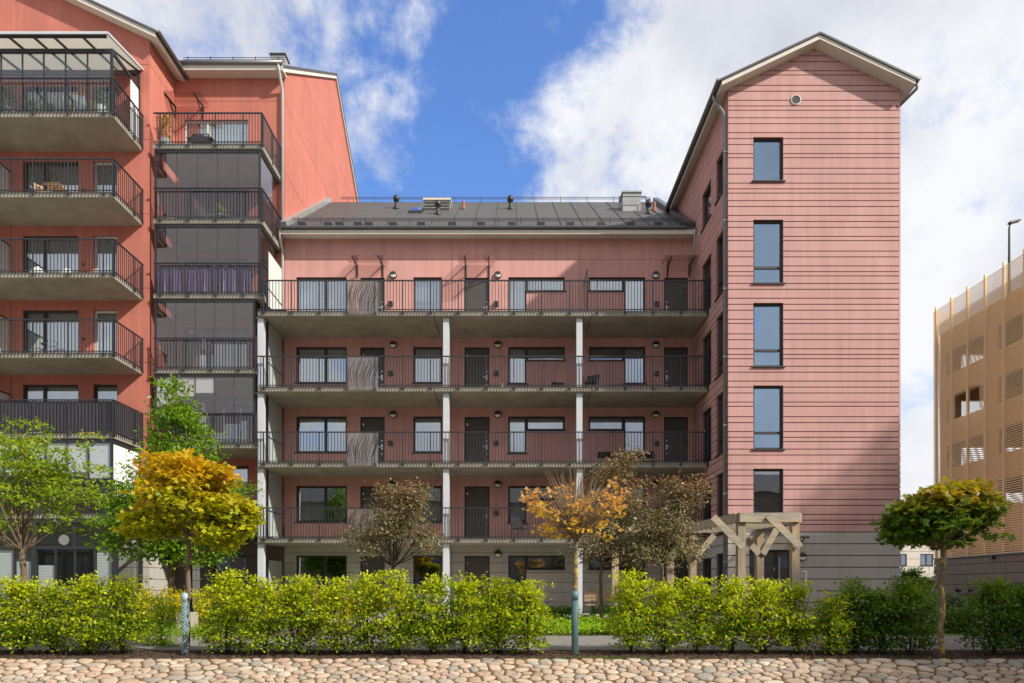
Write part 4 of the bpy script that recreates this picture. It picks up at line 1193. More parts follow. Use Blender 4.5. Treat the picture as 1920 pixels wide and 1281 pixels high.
MB().add(*[[(28.55, 39.05, 21.83), (29.15, 39.05, 21.98), (29.15, 39.35, 21.98), (28.55, 39.35, 21.83), (28.55, 39.08, 21.95), (29.1, 39.08, 22.06), (29.1, 39.32, 22.06), (28.55, 39.32, 21.95)],
    [(0, 3, 2, 1), (4, 5, 6, 7), (0, 1, 5, 4), (1, 2, 6, 5), (2, 3, 7, 6), (3, 0, 4, 7)]]).build('lamp_head', M['metal'], lp)

# ------------------------------------------------------------------ far white block
FDv = 88.0
far = thing('apartment_block', (56, FDv, -.1), 'distant cream panel apartment block beyond the parking garage', 'building')
ff = FR(FDv)
fo = []
for r_ in range(3):
    for c in range(7):
        fo.append((46.2 + c * 3.2, 47.9 + c * 3.2 - (.2 if c % 2 else 0), .9 + r_ * 3.0, 2.4 + r_ * 3.0))
wall_part(ff, 'wall', 44, 70, -.1, 9.6, fo, -.4, -.04, M['far_joint'], far)
clad(ff, 'wall_panel', [44 + 3.25 * i for i in range(9)], [-.1 + .97 * i for i in range(11)], fo, -.04, 0, M['far_wall'], far, .06)
for o in fo: window(ff, far, *o, mull=(.5,), content=None, glassm='pane', fw=.09, sill=True, fmat='frame')
MB().box(44, 70, FDv + .4, FDv + 12, -.1, 9.6).build('wall', M['far_wall'], far)
A = [(43.6, FDv - .6, 9.62), (70.4, FDv - .6, 9.62), (70.4, FDv + 6, 12.6), (43.6, FDv + 6, 12.6), (43.6, FDv + 12.6, 9.62), (70.4, FDv + 12.6, 9.62)]
MB().add(A, [(0, 1, 2, 3), (3, 2, 5, 4), (0, 3, 4), (1, 5, 2), (0, 4, 5, 1)]).build('roof', M['terracotta'], far)
for r_ in range(3):
    x = 49.6
    b = MB().box(44.05, 45.6, FDv - 1.2, FDv - .005, .1 + r_ * 3, 1.1 + r_ * 3).build('balcony', M['white_panel'], far)
# building across the street, seen only as a dark reflection in the stair windows
opp = thing('opposite_building', (-6, -42, -.95), 'dark long building reflected in the stair tower window', 'building')
MB().box(-80, 80, -54, -42, -.95, 13.5).build('wall', M['garage_grey'], opp)
MB().add([(-81, -54.6, 13.5), (81, -54.6, 13.5), (81, -41.4, 13.5), (-81, -41.4, 13.5), (-81, -48, 17), (81, -48, 17)], [(0, 1, 5, 4), (2, 3, 4, 5), (0, 4, 3), (1, 2, 5), (0, 3, 2, 1)]).build('roof', M['roof'], opp)
fop = Frame((0, -42, 0), (1, 0, 0), (0, 1, 0))
for r_ in range(4):
    for c in range(40):
        fop.b('window', -78 + c * 3.9, -76.2 + c * 3.9, .6 + r_ * 3.1, 2.1 + r_ * 3.1, .001, .05, M['pane_dark_solid'], opp)
# ------------------------------------------------------------------ ground surfaces
sheet('mulch_bed', -24, 24, 12.0, 13.25, .004, M['mulch'])
sheet('path', -60, 40, 13.25, 15.3, .008, M['asphalt'])
sheet('lawn', -40, -5.6, 15.3, 25.5, .012, M['lawn'])
sheet('lawn', 4.2, 12.5, 15.3, 19.5, .012, M['lawn'])
sheet('side_path', -30, -6, 20.6, 22.0, .018, M['paving'])
sheet('forecourt', -8, 27, 19.6, 28.6, .006, M['paving'])
sheet('forecourt', 13.7, 27.1, 28.6, 75, .006, M['paving'])
sheet('road', 27, 60, 47, 60, .010, M['asphalt'])
# kerb between path and mulch
bank = sheet('cobble_bank', -24, 24, 10.3, 12.0, .022, M['moss_soil'])
# stones of the bank: relaxed cells, each stone its own dome
u_len = math.hypot(1.45, .53); slope_n = Vector((0, -.53, 1.45)).normalized(); slope_d = Vector((0, -1.45, -.53)).normalized()
def bank_pt(x, v, h): 
    q = Vector((x, 12.0, -.397)) + slope_d * v + slope_n * h
    return (q.x, q.y, q.z)
sr = np.random.default_rng(11)
XW, VW, ASP = 10.6, u_len, 1.38
N = 1000
pts = np.stack([sr.uniform(-XW, XW, N) / ASP, sr.uniform(0.0, VW, N)], 1)
bw = XW / ASP
def cells(pts):
    out = []
    for i, p in enumerate(pts):
        d = pts - p; dist = (d ** 2).sum(1)
        near = np.argsort(dist)[1:22]
        poly = [(-bw, 0.0), (bw, 0.0), (bw, VW), (-bw, VW)]
        for j in near:
            a, b = d[j]; m_ = (p + pts[j]) / 2
            poly = clip(poly, a, b, a * m_[0] + b * m_[1])
            if len(poly) < 3: break
        out.append(poly)
    return out
for it in range(2):
    cs = cells(pts)
    for i, c in enumerate(cs):
        if len(c) >= 3:
            m_ = np.mean(c, 0); pts[i] = pts[i] * .45 + m_ * .55
cs = cells(pts)
stones = []
for i, c in enumerate(cs):
    if len(c) < 3: continue
    c = np.array(c); ctr = c.mean(0)
    c = ctr + (c - ctr) * sr.uniform(.90, .965)
    for _ in range(1 if sr.random() < .55 else 2):                       # round the corners
        nx_ = np.roll(c, -1, 0); c = np.stack([c * .75 + nx_ * .25, c * .25 + nx_ * .75], 1).reshape(-1, 2)
    if len(c) > 16: c = c[::2]
    h = sr.uniform(.028, .055); tilt = sr.normal(0, .06, 2)
    k = len(c); v = []
    for s_, hh in ((1.0, -.3), (.98, .45), (.86, .86), (.45, 1.0)):
        for q in c:
            w2 = ctr + (q - ctr) * s_
            e = (q - ctr)
            v.append(bank_pt(w2[0] * ASP, w2[1], h * hh + e[0] * tilt[0] * s_ + e[1] * tilt[1] * s_))
    v.append(bank_pt(ctr[0] * ASP, ctr[1], h))
    f = []
    for r_ in range(3):
        for q in range(k): f.append((r_ * k + q, r_ * k + (q + 1) % k, (r_ + 1) * k + (q + 1) % k, (r_ + 1) * k + q))
    for q in range(k): f.append((3 * k + q, 3 * k + (q + 1) % k, 4 * k))
    f = [q[::-1] for q in f]
    X_ = ctr[0] * ASP; Y_ = 12 + slope_d.y * ctr[1]
    vis = abs(X_) < .76 * Y_ and ctr[1] < .86
    stones.append((0 if vis else 1, ctr[1], v, f))
stones.sort(key=lambda s: (s[0], s[1]))
rest = MB()
for i, (a, b, v, f) in enumerate(stones):
    if i < 300 and a == 0: mesh_obj('stone', v, f, M['fieldstone'], bank, True)
    else: rest.add(v, f)
o = rest.build('stones', M['fieldstone'], bank, True); o['kind'] = 'stuff'

# ------------------------------------------------------------------ foliage helpers
DIAM = np.array([(0, 0, 0), (.45, .30, .06), (1, 0, 0), (.45, -.30, .06)])
OVAL = np.array([(0, 0, 0), (.3, .24, .05), (.7, .22, .05), (1, 0, -.05), (.7, -.22, .05), (.3, -.24, .05)])
MAPLE = np.array([(0, 0, 0), (.02, .36, .02), (.30, .24, .04), (.42, .58, -.02), (.62, .20, .03), (1, 0, -.06), (.62, -.20, .03), (.42, -.58, -.02), (.30, -.24, .04), (.02, -.36, .02)])
def leaves(P, dirs, ups, size, shape):
    """one island per leaf; P base points, dirs along the leaf, ups its normal"""
    dirs = dirs / np.linalg.norm(dirs, axis=1, keepdims=True)
    ups = ups - (ups * dirs).sum(1, keepdims=True) * dirs
    ups = ups / np.maximum(np.linalg.norm(ups, axis=1, keepdims=True), 1e-6)
    side = np.cross(ups, dirs)
    k = len(shape)
    s = np.asarray(size).reshape(-1, 1, 1)
    V = P[:, None, :] + s * (shape[None, :, 0:1] * dirs[:, None, :] + shape[None, :, 1:2] * side[:, None, :] + shape[None, :, 2:3] * ups[:, None, :])
    F = np.arange(len(P) * k).reshape(-1, k)
    return V.reshape(-1, 3), F
def spray(r, centers, axis, n, spread, size, flat=.5, upb=.8, shape=DIAM):
    """n leaves round every centre, spread along flattened discs, pointing away from the axis"""
    C = np.repeat(centers, n, 0); A = np.repeat(axis, n, 0)
    off = r.normal(0, 1, C.shape) * np.array(spread) * np.array((1, 1, flat))
    P = C + off
    out = P - A
    out /= np.maximum(np.linalg.norm(out, axis=1, keepdims=True), 1e-6)
    d = out * .8 + r.normal(0, .6, C.shape); d[:, 2] -= .25
    up = np.array((0, 0, upb)) + out * .35 + r.normal(0, .38, C.shape)
    return leaves(P, d, up, r.uniform(.7, 1.25, len(P)) * size, shape)
def ellip_points(r, n, blobs, inner=.55, holes=.0, seedv=(0, 0, 0)):
    """points filling blobs (cx,cy,cz,rx,ry,rz,weight), denser near their skins, thinned by lumpy gaps"""
    w = np.array([b[6] for b in blobs]); w = w / w.sum()
    out = []
    tot = 0
    while tot < n:
        i = r.choice(len(blobs), n, p=w)
        B = np.array([b[:6] for b in blobs])[i]
        d = r.normal(0, 1, (n, 3)); d /= np.linalg.norm(d, axis=1, keepdims=True)
        rad = inner + (1 - inner) * r.random(n) ** .7
        rad *= 1 + .10 * np.sin(7 * d[:, 0] + seedv[0]) + .10 * np.sin(9 * d[:, 2] + 5 * d[:, 1] + seedv[1])
        p = B[:, :3] + d * B[:, 3:6] * rad[:, None]
        if holes:
            q = p * 3.1 + np.array(seedv)
            g = np.sin(q[:, 0] + 1.7 * np.sin(q[:, 2])) + np.sin(1.3 * q[:, 1] + q[:, 2] * 1.9) + np.sin(q[:, 2] * 1.2 - q[:, 0] * 1.4)
            p = p[g > -1.6 + 2.2 * holes * 1.0]
        out.append(p); tot += len(p)
    return np.concatenate(out)[:n]
def limb(mb, a, b, r0, r1, bend=.15, r=random, n=5, seg=5, lift=.25):
    a, b = Vector(a), Vector(b)
    m_ = (a + b) / 2 + Vector((r.uniform(-1, 1), r.uniform(-1, 1), 0)) * (b - a).length * bend
    m_.z -= (b - a).length * lift * .35
    pts = []; rad = []
    for i in range(seg + 1):
        t = i / seg
        pts.append(a * (1 - t) ** 2 + m_ * 2 * t * (1 - t) + b * t * t); rad.append(r0 + (r1 - r0) * t)
    mb.tube(pts, rad, n, cap=False)
    return pts
def trunk_mesh(base, top, r0, r1, rr, wob=.03):
    pts = []; rad = []
    for i in range(9):
        t = i / 8
        pts.append((base[0] + (top[0] - base[0]) * t + rr.uniform(-wob, wob) * (0 < i < 8), base[1] + (top[1] - base[1]) * t + rr.uniform(-wob, wob) * (0 < i < 8), base[2] + (top[2] - base[2]) * t))
        rad.append((r0 * 1.35 if i == 0 else r0 + (r1 - r0) * t))
    return MB().tube(pts, rad, 10)
def tree(name, base, fork, blobs, label, leafm, barkm, r0, r1, nclump, nleaf, spread, lsize, shape, seed, nlimb=16, holes=.3, inner=.5, flat=.6, guard=0, twigm=None, cat='tree', sub=26):
    r = np.random.default_rng(seed); rr = random.Random(seed)
    t = thing(name, base, label, cat)
    trunk_mesh(base, fork, r0, r1, rr).build('trunk', M[barkm], t, True)
    cl = ellip_points(r, nclump, blobs, inner, holes, (seed * 1.3, seed * .7, seed))
    bm = MB()
    order = r.permutation(len(cl))
    tips = []
    fz = fork[2]
    ends = []
    for i in order[:nlimb]:
        p = cl[i]
        st = (fork[0], fork[1], min(fz, p[2] - .1) if p[2] < fz else fz - rr.uniform(0, .12))
        if p[2] < fz: st = (fork[0], fork[1], max(base[2] + .8, p[2] - .25) if p[2] - .25 < fz else fz)
        pts = limb(bm, st, p, r1 * rr.uniform(.35, .6), .008, .12, rr)
        ends += pts[2:]
    for i in order[nlimb:nlimb + sub * 4]:
        p = Vector(cl[i])
        q = min(ends, key=lambda e: (e - p).length)
        if (q - p).length < 1.3: limb(bm, q, p, .009, .004, .1, rr, 4, 3)
    bm.build('branches', M[twigm or barkm], t, True)
    axis = np.stack([np.full(len(cl), fork[0]), np.full(len(cl), fork[1]), cl[:, 2] - .35], 1)
    V, F = spray(r, cl, axis, nleaf, spread, lsize, flat, .8, shape)
    mesh_obj('crown', V, F, M[leafm], t)['kind'] = 'stuff'
    if guard: tree_guard(t, base, r0 * 1.1 + .008, guard)
    return t
def tree_guard(t, base, rad, h, mt='guard', inner='guard_green', z0=.02):
    x, y, z = base
    g = MB().tube([(x, y, z + z0), (x, y, z + h)], rad, 14).build('trunk_guard', M[inner], t, True)
    m = MB(); n = 7
    turns = h / .28
    for s in (1, -1):
        for k in range(n):
            pts = []
            st = int(turns * 8)
            for i in range(st + 1):
                a = s * 2 * math.pi * (i / st) * turns * .5 + 2 * math.pi * k / n
                pts.append((x + (rad + .003) * math.cos(a), y + (rad + .003) * math.sin(a), z + z0 + (h * .86 - z0) * i / st))
            m.tube(pts, .0045, 4)
    m.build('guard_lattice', M[mt], g)['kind'] = 'stuff'
    MB().tube([(x, y, z + h * .86), (x, y, z + h + .002)], rad + .008, 14).build('guard_band', M['guard_band'] if mt == 'guard' else M['guard_green'], g, True)

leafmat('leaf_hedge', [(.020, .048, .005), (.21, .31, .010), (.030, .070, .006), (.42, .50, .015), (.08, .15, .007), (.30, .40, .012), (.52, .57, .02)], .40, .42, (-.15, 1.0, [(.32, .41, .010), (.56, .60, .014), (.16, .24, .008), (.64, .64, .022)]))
leafmat('leaf_hedge_shaded', [(0.027, 0.063, 0.009), (0.083, 0.173, 0.015), (0.060, 0.128, 0.012), (0.128, 0.225, 0.021)], .35, .4, (0.2, 1.0, [(.12, .21, .012), (.22, .31, .018)]))  # darker copy of the hedge leaves, garage shade put into the colour
leafmat('leaf_lime', [(.12, .20, .012), (.20, .32, .016), (.34, .42, .03), (.15, .25, .012), (.38, .36, .03)], .42, .4)
leafmat('leaf_linden', [(.06, .14, .012), (.14, .26, .015), (.24, .36, .025), (.10, .20, .012)], .4, .4)
leafmat('leaf_gold', [(.20, .25, .008), (.34, .37, .010), (.48, .43, .012), (.26, .30, .01), (.42, .40, .01)], .42, .45, (2.25, 3.15, [(.58, .43, .014), (.58, .36, .014), (.48, .25, .014), (.52, .42, .015)]))
leafmat('leaf_amber', [(.55, .36, .035), (.58, .40, .05), (.52, .29, .05), (.60, .46, .04)], .35, .5, (2.0, 2.5, [(.56, .31, .11), (.50, .24, .08), (.60, .38, .14)]))
leafmat('leaf_maple', [(0.053, 0.112, 0.015), (0.105, 0.180, 0.015), (0.075, 0.135, 0.012), (0.150, 0.217, 0.018)], .38, .4, (2.0, 2.7, [(.20, .22, .012), (.34, .26, .015), (.28, .17, .02)]))
leafmat('leaf_crab', [(.09, .12, .04), (.17, .19, .075), (.26, .23, .13), (.22, .11, .09), (.34, .29, .21)], .28, .32, (2.6, 3.5, [(.28, .11, .08), (.28, .21, .13), (.14, .15, .06)]))
leafmat('leaf_yellow', [(.66, .62, .012), (.74, .68, .02), (.70, .55, .015), (.55, .58, .02)], .4, .5)
leafmat('leaf_mantle', [(0.184, 0.345, 0.014), (0.276, 0.448, 0.018), (0.380, 0.517, 0.034), (0.138, 0.253, 0.011)], .4, .55)
leafmat('leaf_bush', [(0.053, 0.128, 0.015), (0.090, 0.195, 0.021), (0.135, 0.240, 0.030)], .35, .5)
leafmat('leaf_grey', [(.12, .17, .09), (.19, .24, .14), (.09, .13, .06)], .3, .6)
leafmat('leaf_grass', [(.05, .10, .012), (.10, .16, .02), (.15, .21, .03)], .35, .5)
leafmat('leaf_lawn', [(.10, .20, .010), (.16, .28, .014), (.22, .33, .02)], .35, .6)
leafmat('litter', [(.10, .06, .03), (.22, .13, .05), (.30, .22, .06), (.08, .07, .02)], .2, .8)
leafmat('leaf_pot', [(.03, .10, .02), (.06, .16, .03), (.12, .20, .04)], .3, .5)
leafmat('leaf_orange', [(.40, .20, .04), (.45, .30, .06), (.20, .22, .03)], .3, .6)

# ------------------------------------------------------------------ trees
def tb(px, D): return (PX(px, D), D, gz(D) + .004)
def tf(px, py, D): return W(px, py, D)
def blob(px, py, D, rx, rz, ry=None, w=1.0, dy=0.0):
    x, y, z = W(px, py, D); s = D / FPX
    return (x, y + dy, z, rx * s, (ry if ry else rx) * s, rz * s, w)
D = 16.0
tree('young_hornbeam', tb(46, D), tf(42, 1030, D), [blob(30, 905, D, 150, 70, w=1.2), blob(-10, 850, D, 90, 60), blob(60, 860, D, 70, 60, w=.8), blob(130, 900, D, 75, 55, w=.8), blob(40, 960, D, 135, 45, w=1.0), blob(12, 790, D, 32, 38, w=.22), blob(172, 830, D, 32, 22, w=.12), blob(60, 815, D, 40, 30, w=.2)],
     'bright green spreading tree in front of the red gable building at the left edge', 'leaf_lime', 'bark', .075, .065, 430, 20, (.13, .13, .06), .095, DIAM, 3, 22, .46, .35, .8, sub=40)
D = 12.65
tree('golden_maple', tb(348, D), tf(354, 1010, D), [blob(352, 925, D, 98, 60, w=1.1), blob(338, 882, D, 62, 30, w=.4), blob(400, 893, D, 40, 26, w=.2), blob(432, 945, D, 50, 42, w=.5), blob(282, 930, D, 46, 38, w=.4), blob(268, 985, D, 34, 24, w=.2), blob(410, 1000, D, 52, 30, w=.35), blob(335, 990, D, 66, 34, w=.45), blob(462, 975, D, 22, 20, w=.1)],
     'young maple with a round golden orange crown and a pale lattice trunk guard', 'leaf_gold', 'bark', .046, .040, 640, 15, (.09, .09, .05), .10, MAPLE, 5, 30, .44, .42, .6, guard=1.14, sub=40)
D = 19.5
tree('tall_linden', tb(322, D), tf(322, 1060, D), [blob(328, 760, D, 24, 45, w=.22), blob(335, 820, D, 55, 55, w=.5), blob(335, 890, D, 85, 60, w=.9), blob(300, 960, D, 110, 60, w=1.1), blob(390, 960, D, 90, 70, w=.7), blob(270, 1010, D, 75, 45, w=.6), blob(360, 1030, D, 80, 35, w=.5)],
     'tall pointed green tree standing behind the golden maple', 'leaf_linden', 'bark', .10, .085, 1050, 18, (.17, .17, .10), .12, OVAL, 8, 36, .12, .45, .8, sub=50)
D = 17.0
tree('crab_apple', tb(736, D), tf(737, 1058, D), [blob(745, 960, D, 62, 45, w=1), blob(690, 1000, D, 45, 34, w=.6), blob(790, 990, D, 42, 42, w=.6), blob(740, 1020, D, 92, 36, w=.9), blob(770, 930, D, 40, 24, w=.35), blob(722, 920, D, 24, 22, w=.18)],
     'small purple green ornamental tree before the left half of the galleries', 'leaf_crab', 'bark', .045, .04, 330, 17, (.13, .13, .09), .085, OVAL, 12, 22, .42, .25, .8, guard=.55, twigm='twig_dark')
D = 17.5
tree('crab_apple', tb(1127, D), tf(1127, 1050, D), [blob(1165, 960, D, 60, 60, w=1), blob(1160, 890, D, 52, 36, w=.6), blob(1130, 1030, D, 75, 36, w=.8), blob(1195, 1010, D, 55, 45, w=.6), blob(1180, 855, D, 24, 16, w=.12)],
     'dark leaved ornamental tree directly behind the amber maple beside the bench', 'leaf_crab', 'bark', .045, .04, 330, 17, (.13, .13, .09), .085, OVAL, 14, 22, .40, .25, .8, twigm='twig_dark')
D = 16.6
tree('crab_apple', tb(1240, D), tf(1241, 1055, D), [blob(1240, 985, D, 62, 60, w=1), blob(1285, 950, D, 38, 48, w=.4), blob(1306, 915, D, 18, 26, w=.14), blob(1258, 910, D, 28, 22, w=.2), blob(1240, 1035, D, 88, 38, w=.8), blob(1205, 1000, D, 50, 40, w=.5)],
     'dark leaved ornamental tree with reddish shoots left of the timber pergola', 'leaf_crab', 'bark', .045, .04, 350, 17, (.13, .13, .09), .085, OVAL, 17, 22, .42, .25, .8, guard=.5, twigm='twig_dark')
D = 12.15
tree('round_maple', tb(1764, D), tf(1767, 1015, D), [blob(1765, 975, D, 86, 46, w=1.2), blob(1725, 945, D, 50, 38, w=.6), blob(1790, 935, D, 55, 32, w=.6), blob(1822, 962, D, 38, 32, w=.35), blob(1705, 990, D, 42, 38, w=.5), blob(1770, 1000, D, 85, 30, w=.6), blob(1740, 915, D, 22, 16, w=.14), blob(1845, 945, D, 22, 16, w=.12)],
     'young green maple with bronze tips at the right edge before the parking garage', 'leaf_maple', 'bark_lichen', .050, .044, 460, 15, (.10, .10, .055), .115, MAPLE, 21, 28, .48, .4, .6, sub=40)
# sparse amber maple: many bare upright shoots, leaves only round the rim
D = 12.65; base = tb(1078, D); fork = tf(1080, 1010, D); rr = random.Random(31); r = np.random.default_rng(31)
t = thing('amber_maple', base, 'half bare maple with amber leaves and upright twigs beside the garden path', 'tree')
trunk_mesh(base, fork, .046, .040, rr, .008).build('trunk', M['bark_lichen'], t, True)
bm = MB(); cl = []
for i in range(150):
    a = rr.uniform(0, 2 * math.pi); sp = rr.random() ** .6
    py = 1010 - rr.uniform(.55, 1.0) * (150 - 70 * sp ** 2.4); 
    e = W(1080 + 92 * sp * math.cos(a), py, D); e = (e[0], D + .85 * sp * math.sin(a), e[2])
    limb(bm, (fork[0] + rr.uniform(-.05, .05), fork[1] + rr.uniform(-.05, .05), fork[2] + rr.uniform(-.05, .05)), e, rr.uniform(.008, .016), .0028, .03, rr, 4, 5, -.12)
    if sp > .80 and e[2] < W(0, 905, D)[2]: cl.append(e)
for i in range(70):
    a = rr.uniform(0, 2 * math.pi); sp = rr.uniform(.45, 1.0)
    e = W(1080 + 92 * sp * math.cos(a), 1000 - rr.uniform(-12, 42) - (rr.uniform(0, 60) if sp > .75 else 0), D); cl.append((e[0], D + .85 * sp * math.sin(a), e[2]))
    limb(bm, fork, cl[-1], .008, .003, .06, rr, 4, 4, .1)
bm.build('branches', M['twig'], t, True)
cl = np.array(cl)
axis = np.stack([np.full(len(cl), fork[0]), np.full(len(cl), fork[1]), cl[:, 2] - .2], 1)
V, F = spray(r, cl, axis, 9, (.075, .075, .05), .075, .6, .7, MAPLE)
mesh_obj('crown', V, F, M['leaf_amber'], t)['kind'] = 'stuff'
tree_guard(t, base, .058, 1.18, 'guard_green', 'guard_green')

# ------------------------------------------------------------------ clipped hedge, plant by plant
def shrub(name, base, w_, d_, h, label, leafm, seed, n=150, nl=17, ls=.062, group=None, lift=.1, cat='shrub', stem='twig_dark', shape=DIAM, flatp=.35):
    r = np.random.default_rng(seed); rr = random.Random(seed)
    t = thing(name, base, label, cat, group)
    x, y, z = base
    bm = MB()
    bm.tube([(x, y, z - .02), (x + rr.uniform(-.03, .03), y, z + h * .5), (x + rr.uniform(-.06, .06), y, z + h * .95)], [.020, .014, .005], 6)
    for k in range(3):
        a = rr.uniform(0, 6.28)
        bm.tube([(x + .03 * math.cos(a), y + .03 * math.sin(a), z), (x + w_ * .22 * math.cos(a), y + d_ * .22 * math.sin(a), z + h * .45), (x + w_ * .34 * math.cos(a), y + d_ * .3 * math.sin(a), z + h * .9)], [.012, .009, .003], 5)
    # layered side sprays
    a = r.uniform(0, 2 * math.pi, n); q = r.random(n) ** .55
    hz = lift + (1 - lift) * r.random(n) ** .9
    prof = np.clip(.50 + .62 * np.sin(np.clip(hz * 1.08, 0, 1) * math.pi) ** .7, .2, 1.1) * (1 + .24 * np.sin(13 * hz + seed))
    C = np.stack([x + np.cos(a) * q * prof * w_ * .5, y + np.sin(a) * q * prof * d_ * .5, z + hz * h + r.normal(0, .02, n)], 1)
    for c in C[::5]: limb(bm, (x, y, max(z + .05, c[2] - .12)), c, .006, .003, .05, rr, 4, 2)
    # new shoots above the clipped top
    m_ = max(3, n // 14)
    S = np.stack([x + r.normal(0, w_ * .22, m_), y + r.normal(0, d_ * .18, m_), z + h * (.98 + r.random(m_) * .15)], 1)
    bm.build('stem', M[stem], t, True)
    C = np.concatenate([C, S])
    axis = np.stack([np.full(len(C), x), np.full(len(C), y), C[:, 2] - .15], 1)
    V, F = spray(r, C, axis, nl, (.085, .085, .085), ls, flatp, .9, shape)
    mesh_obj('foliage', V, F, M[leafm], t)['kind'] = 'stuff'
    return t
hd = [(-25, 1098, 105), (40, 1097, 100), (100, 1104, 90), (165, 1096, 110), (230, 1094, 110),
      (425, 1086, 125), (492, 1098, 95), (560, 1096, 100), (627, 1098, 90), (690, 1090, 92), (748, 1088, 90), (812, 1095, 96), (872, 1094, 90), (935, 1098, 95), (990, 1102, 90),
      (1182, 1088, 95), (1246, 1102, 88), (1306, 1098, 95), (1372, 1097, 95), (1432, 1100, 88), (1492, 1104, 85), (1556, 1124, 70), (1602, 1100, 85), (1650, 1116, 85), (1706, 1098, 105),
      (1862, 1098, 110), (1925, 1108, 110), (1990, 1100, 110)]
hl = {0: 'cut by the left edge of the picture', 4: 'last before the gap with the golden maple', 5: 'tall one just right of the golden maple', 14: 'last before the gap with the amber maple', 15: 'first one right of the amber maple',
      24: 'last before the gap with the round maple', 25: 'first one right of the round maple at the far right', 26: 'cut by the right edge of the picture'}
ordn = ['first', 'second', 'third', 'fourth', 'fifth', 'sixth', 'seventh', 'eighth', 'ninth', 'tenth']
for i, (px, py, wd) in enumerate(hd):
    D = 12.75 + random.uniform(-.08, .08); z = gz(D)
    if i in hl: lab = 'green hedge shrub, ' + hl[i]
    elif i < 5: lab = 'green hedge shrub, %s from the left edge of the picture' % ordn[i]
    elif i < 15: lab = 'green hedge shrub, %s to the right of the golden maple' % ordn[i - 5]
    elif i < 27: lab = 'green hedge shrub, %s to the right of the amber maple' % ordn[i - 15] if i - 15 < 9 else 'green hedge shrub, last before the gap with the round maple'
    else: continue
    shrub('hedge_shrub', (PX(px, D), D, z), wd / 100 * .80, .60, PZ(py, D) - z - .03, lab, 'leaf_hedge_shaded' if i >= 22 else 'leaf_hedge', 100 + i, n=int(185 * (wd / 95)), nl=17, ls=.070, group='hedge shrubs in the mulch bed', lift=.09)
# softer shrubs behind the hedge
shrub('golden_shrub', tb(303, 13.9), .80, .6, .86, 'fine leaved yellow green shrub left of the golden maple trunk', 'leaf_mantle', 300, 190, 18, .045, lift=.03)
for i, px in enumerate((268, 300, 330, 382, 425, 470, 512, 556, 605, 650)):
    D = 19.0 + .25 * (i % 3)
    b = tb(px, D); r = np.random.default_rng(400 + i)
    t = thing('yellow_barberry', b, 'upright bright yellow shrub by the building, %s of the row from the left' % ordn[i], 'shrub', 'yellow shrubs along the building')
    n = 34; a = r.uniform(0, 6.28, n); q = r.random(n) ** .6 * .28; hh = r.uniform(.6, 1.0, n)
    bm = MB(); C = []
    for k in range(n):
        e = (b[0] + q[k] * 1.25 * math.cos(a[k]), b[1] + q[k] * math.sin(a[k]), b[2] + hh[k])
        bm.tube([(b[0] + q[k] * .3 * math.cos(a[k]), b[1] + q[k] * .3 * math.sin(a[k]), b[2]), e], [.006, .002], 4)
        for s in range(6): 
            u_ = .25 + .75 * s / 5; C.append((b[0] + (e[0] - b[0]) * (.3 + .7 * u_), b[1] + (e[1] - b[1]) * (.3 + .7 * u_), b[2] + hh[k] * u_))
    bm.build('stems', M['twig'], t)
    C = np.array(C); V, F = spray(r, C, C - np.array((0, 0, .3)), 8, (.03, .03, .05), .06, 1.0, .8)
    mesh_obj('foliage', V, F, M['leaf_yellow'], t)['kind'] = 'stuff'
# lady's mantle carpet beside the path
r = np.random.default_rng(55)
C = np.stack([r.uniform(-2.6, 3.2, 900), r.uniform(15.35, 17.2, 900), np.zeros(900)], 1)
C[:, 2] = np.array([gz(d) for d in C[:, 1]]) + .06 + .30 * r.random(900) * (.55 + .45 * np.sin(C[:, 0] * 4.1) * np.sin(C[:, 1] * 5))
V, F = spray(r, C, C - np.array((0, .2, .3)), 13, (.09, .09, .06), .085, .7, .8, OVAL)
o = mesh_obj('ground_cover', V, F, M['leaf_mantle']); tag(o, 'lime green leafy ground cover along the far side of the path', 'ground cover', kind='stuff')
C = np.stack([r.uniform(4.4, 9.5, 420), r.uniform(15.35, 16.4, 420), np.zeros(420)], 1)
C[:, 2] = np.array([gz(d) for d in C[:, 1]]) + .05 + .22 * r.random(420)
V, F = spray(r, C, C - np.array((0, .2, .3)), 12, (.09, .09, .06), .08, .7, .8, OVAL)
o = mesh_obj('ground_cover', V, F, M['leaf_bush']); tag(o, 'low green planting in front of the timber pergola', 'ground cover', kind='stuff')
for i, (px, D, w_, h, lm, lab) in enumerate([(900, 17.6, 1.2, .75, 'leaf_grass', 'dark green shrub behind the hedge below the middle gallery door'), (975, 18.2, 1.1, .5, 'leaf_grey', 'low greyish shrub behind the hedge near the amber maple'), (1025, 18.5, .9, .45, 'leaf_grey', 'low pale shrub right beside the amber maple trunk'),
        (1060, 17.9, 1.0, .45, 'leaf_bush', 'low dark green shrub left of the garden bench'), (1140, 17.9, 1.3, .5, 'leaf_bush', 'low dark green shrub in front of the garden bench'), (1205, 17.7, 1.2, .45, 'leaf_bush', 'low green shrub between the bench and the pergola'),
        (1640, 15.9, 1.4, .9, 'leaf_bush', 'green shrub behind the hedge beside the tower corner'), (1718, 16.4, 1.3, .95, 'leaf_bush', 'green shrub behind the hedge just left of the round maple'), (1785, 17.2, .9, .78, 'leaf_grey', 'silvery shrub right of the round maple trunk'), (1800, 15.9, .8, .5, 'leaf_bush', 'small green shrub beside the path right of the round maple'),
        (1835, 21.0, 2.2, .7, 'leaf_bush', 'wide dark shrub in front of the picnic table'), (1730, 24.0, 2.0, .85, 'leaf_bush', 'dark shrub near the tower corner behind the round maple')]):
    b = tb(px, D)
    shrub('garden_shrub', b, w_, w_ * .7, h, lab, lm, 500 + i, 130, 18, .06, lift=.02)
bb = tb(1705, 42)
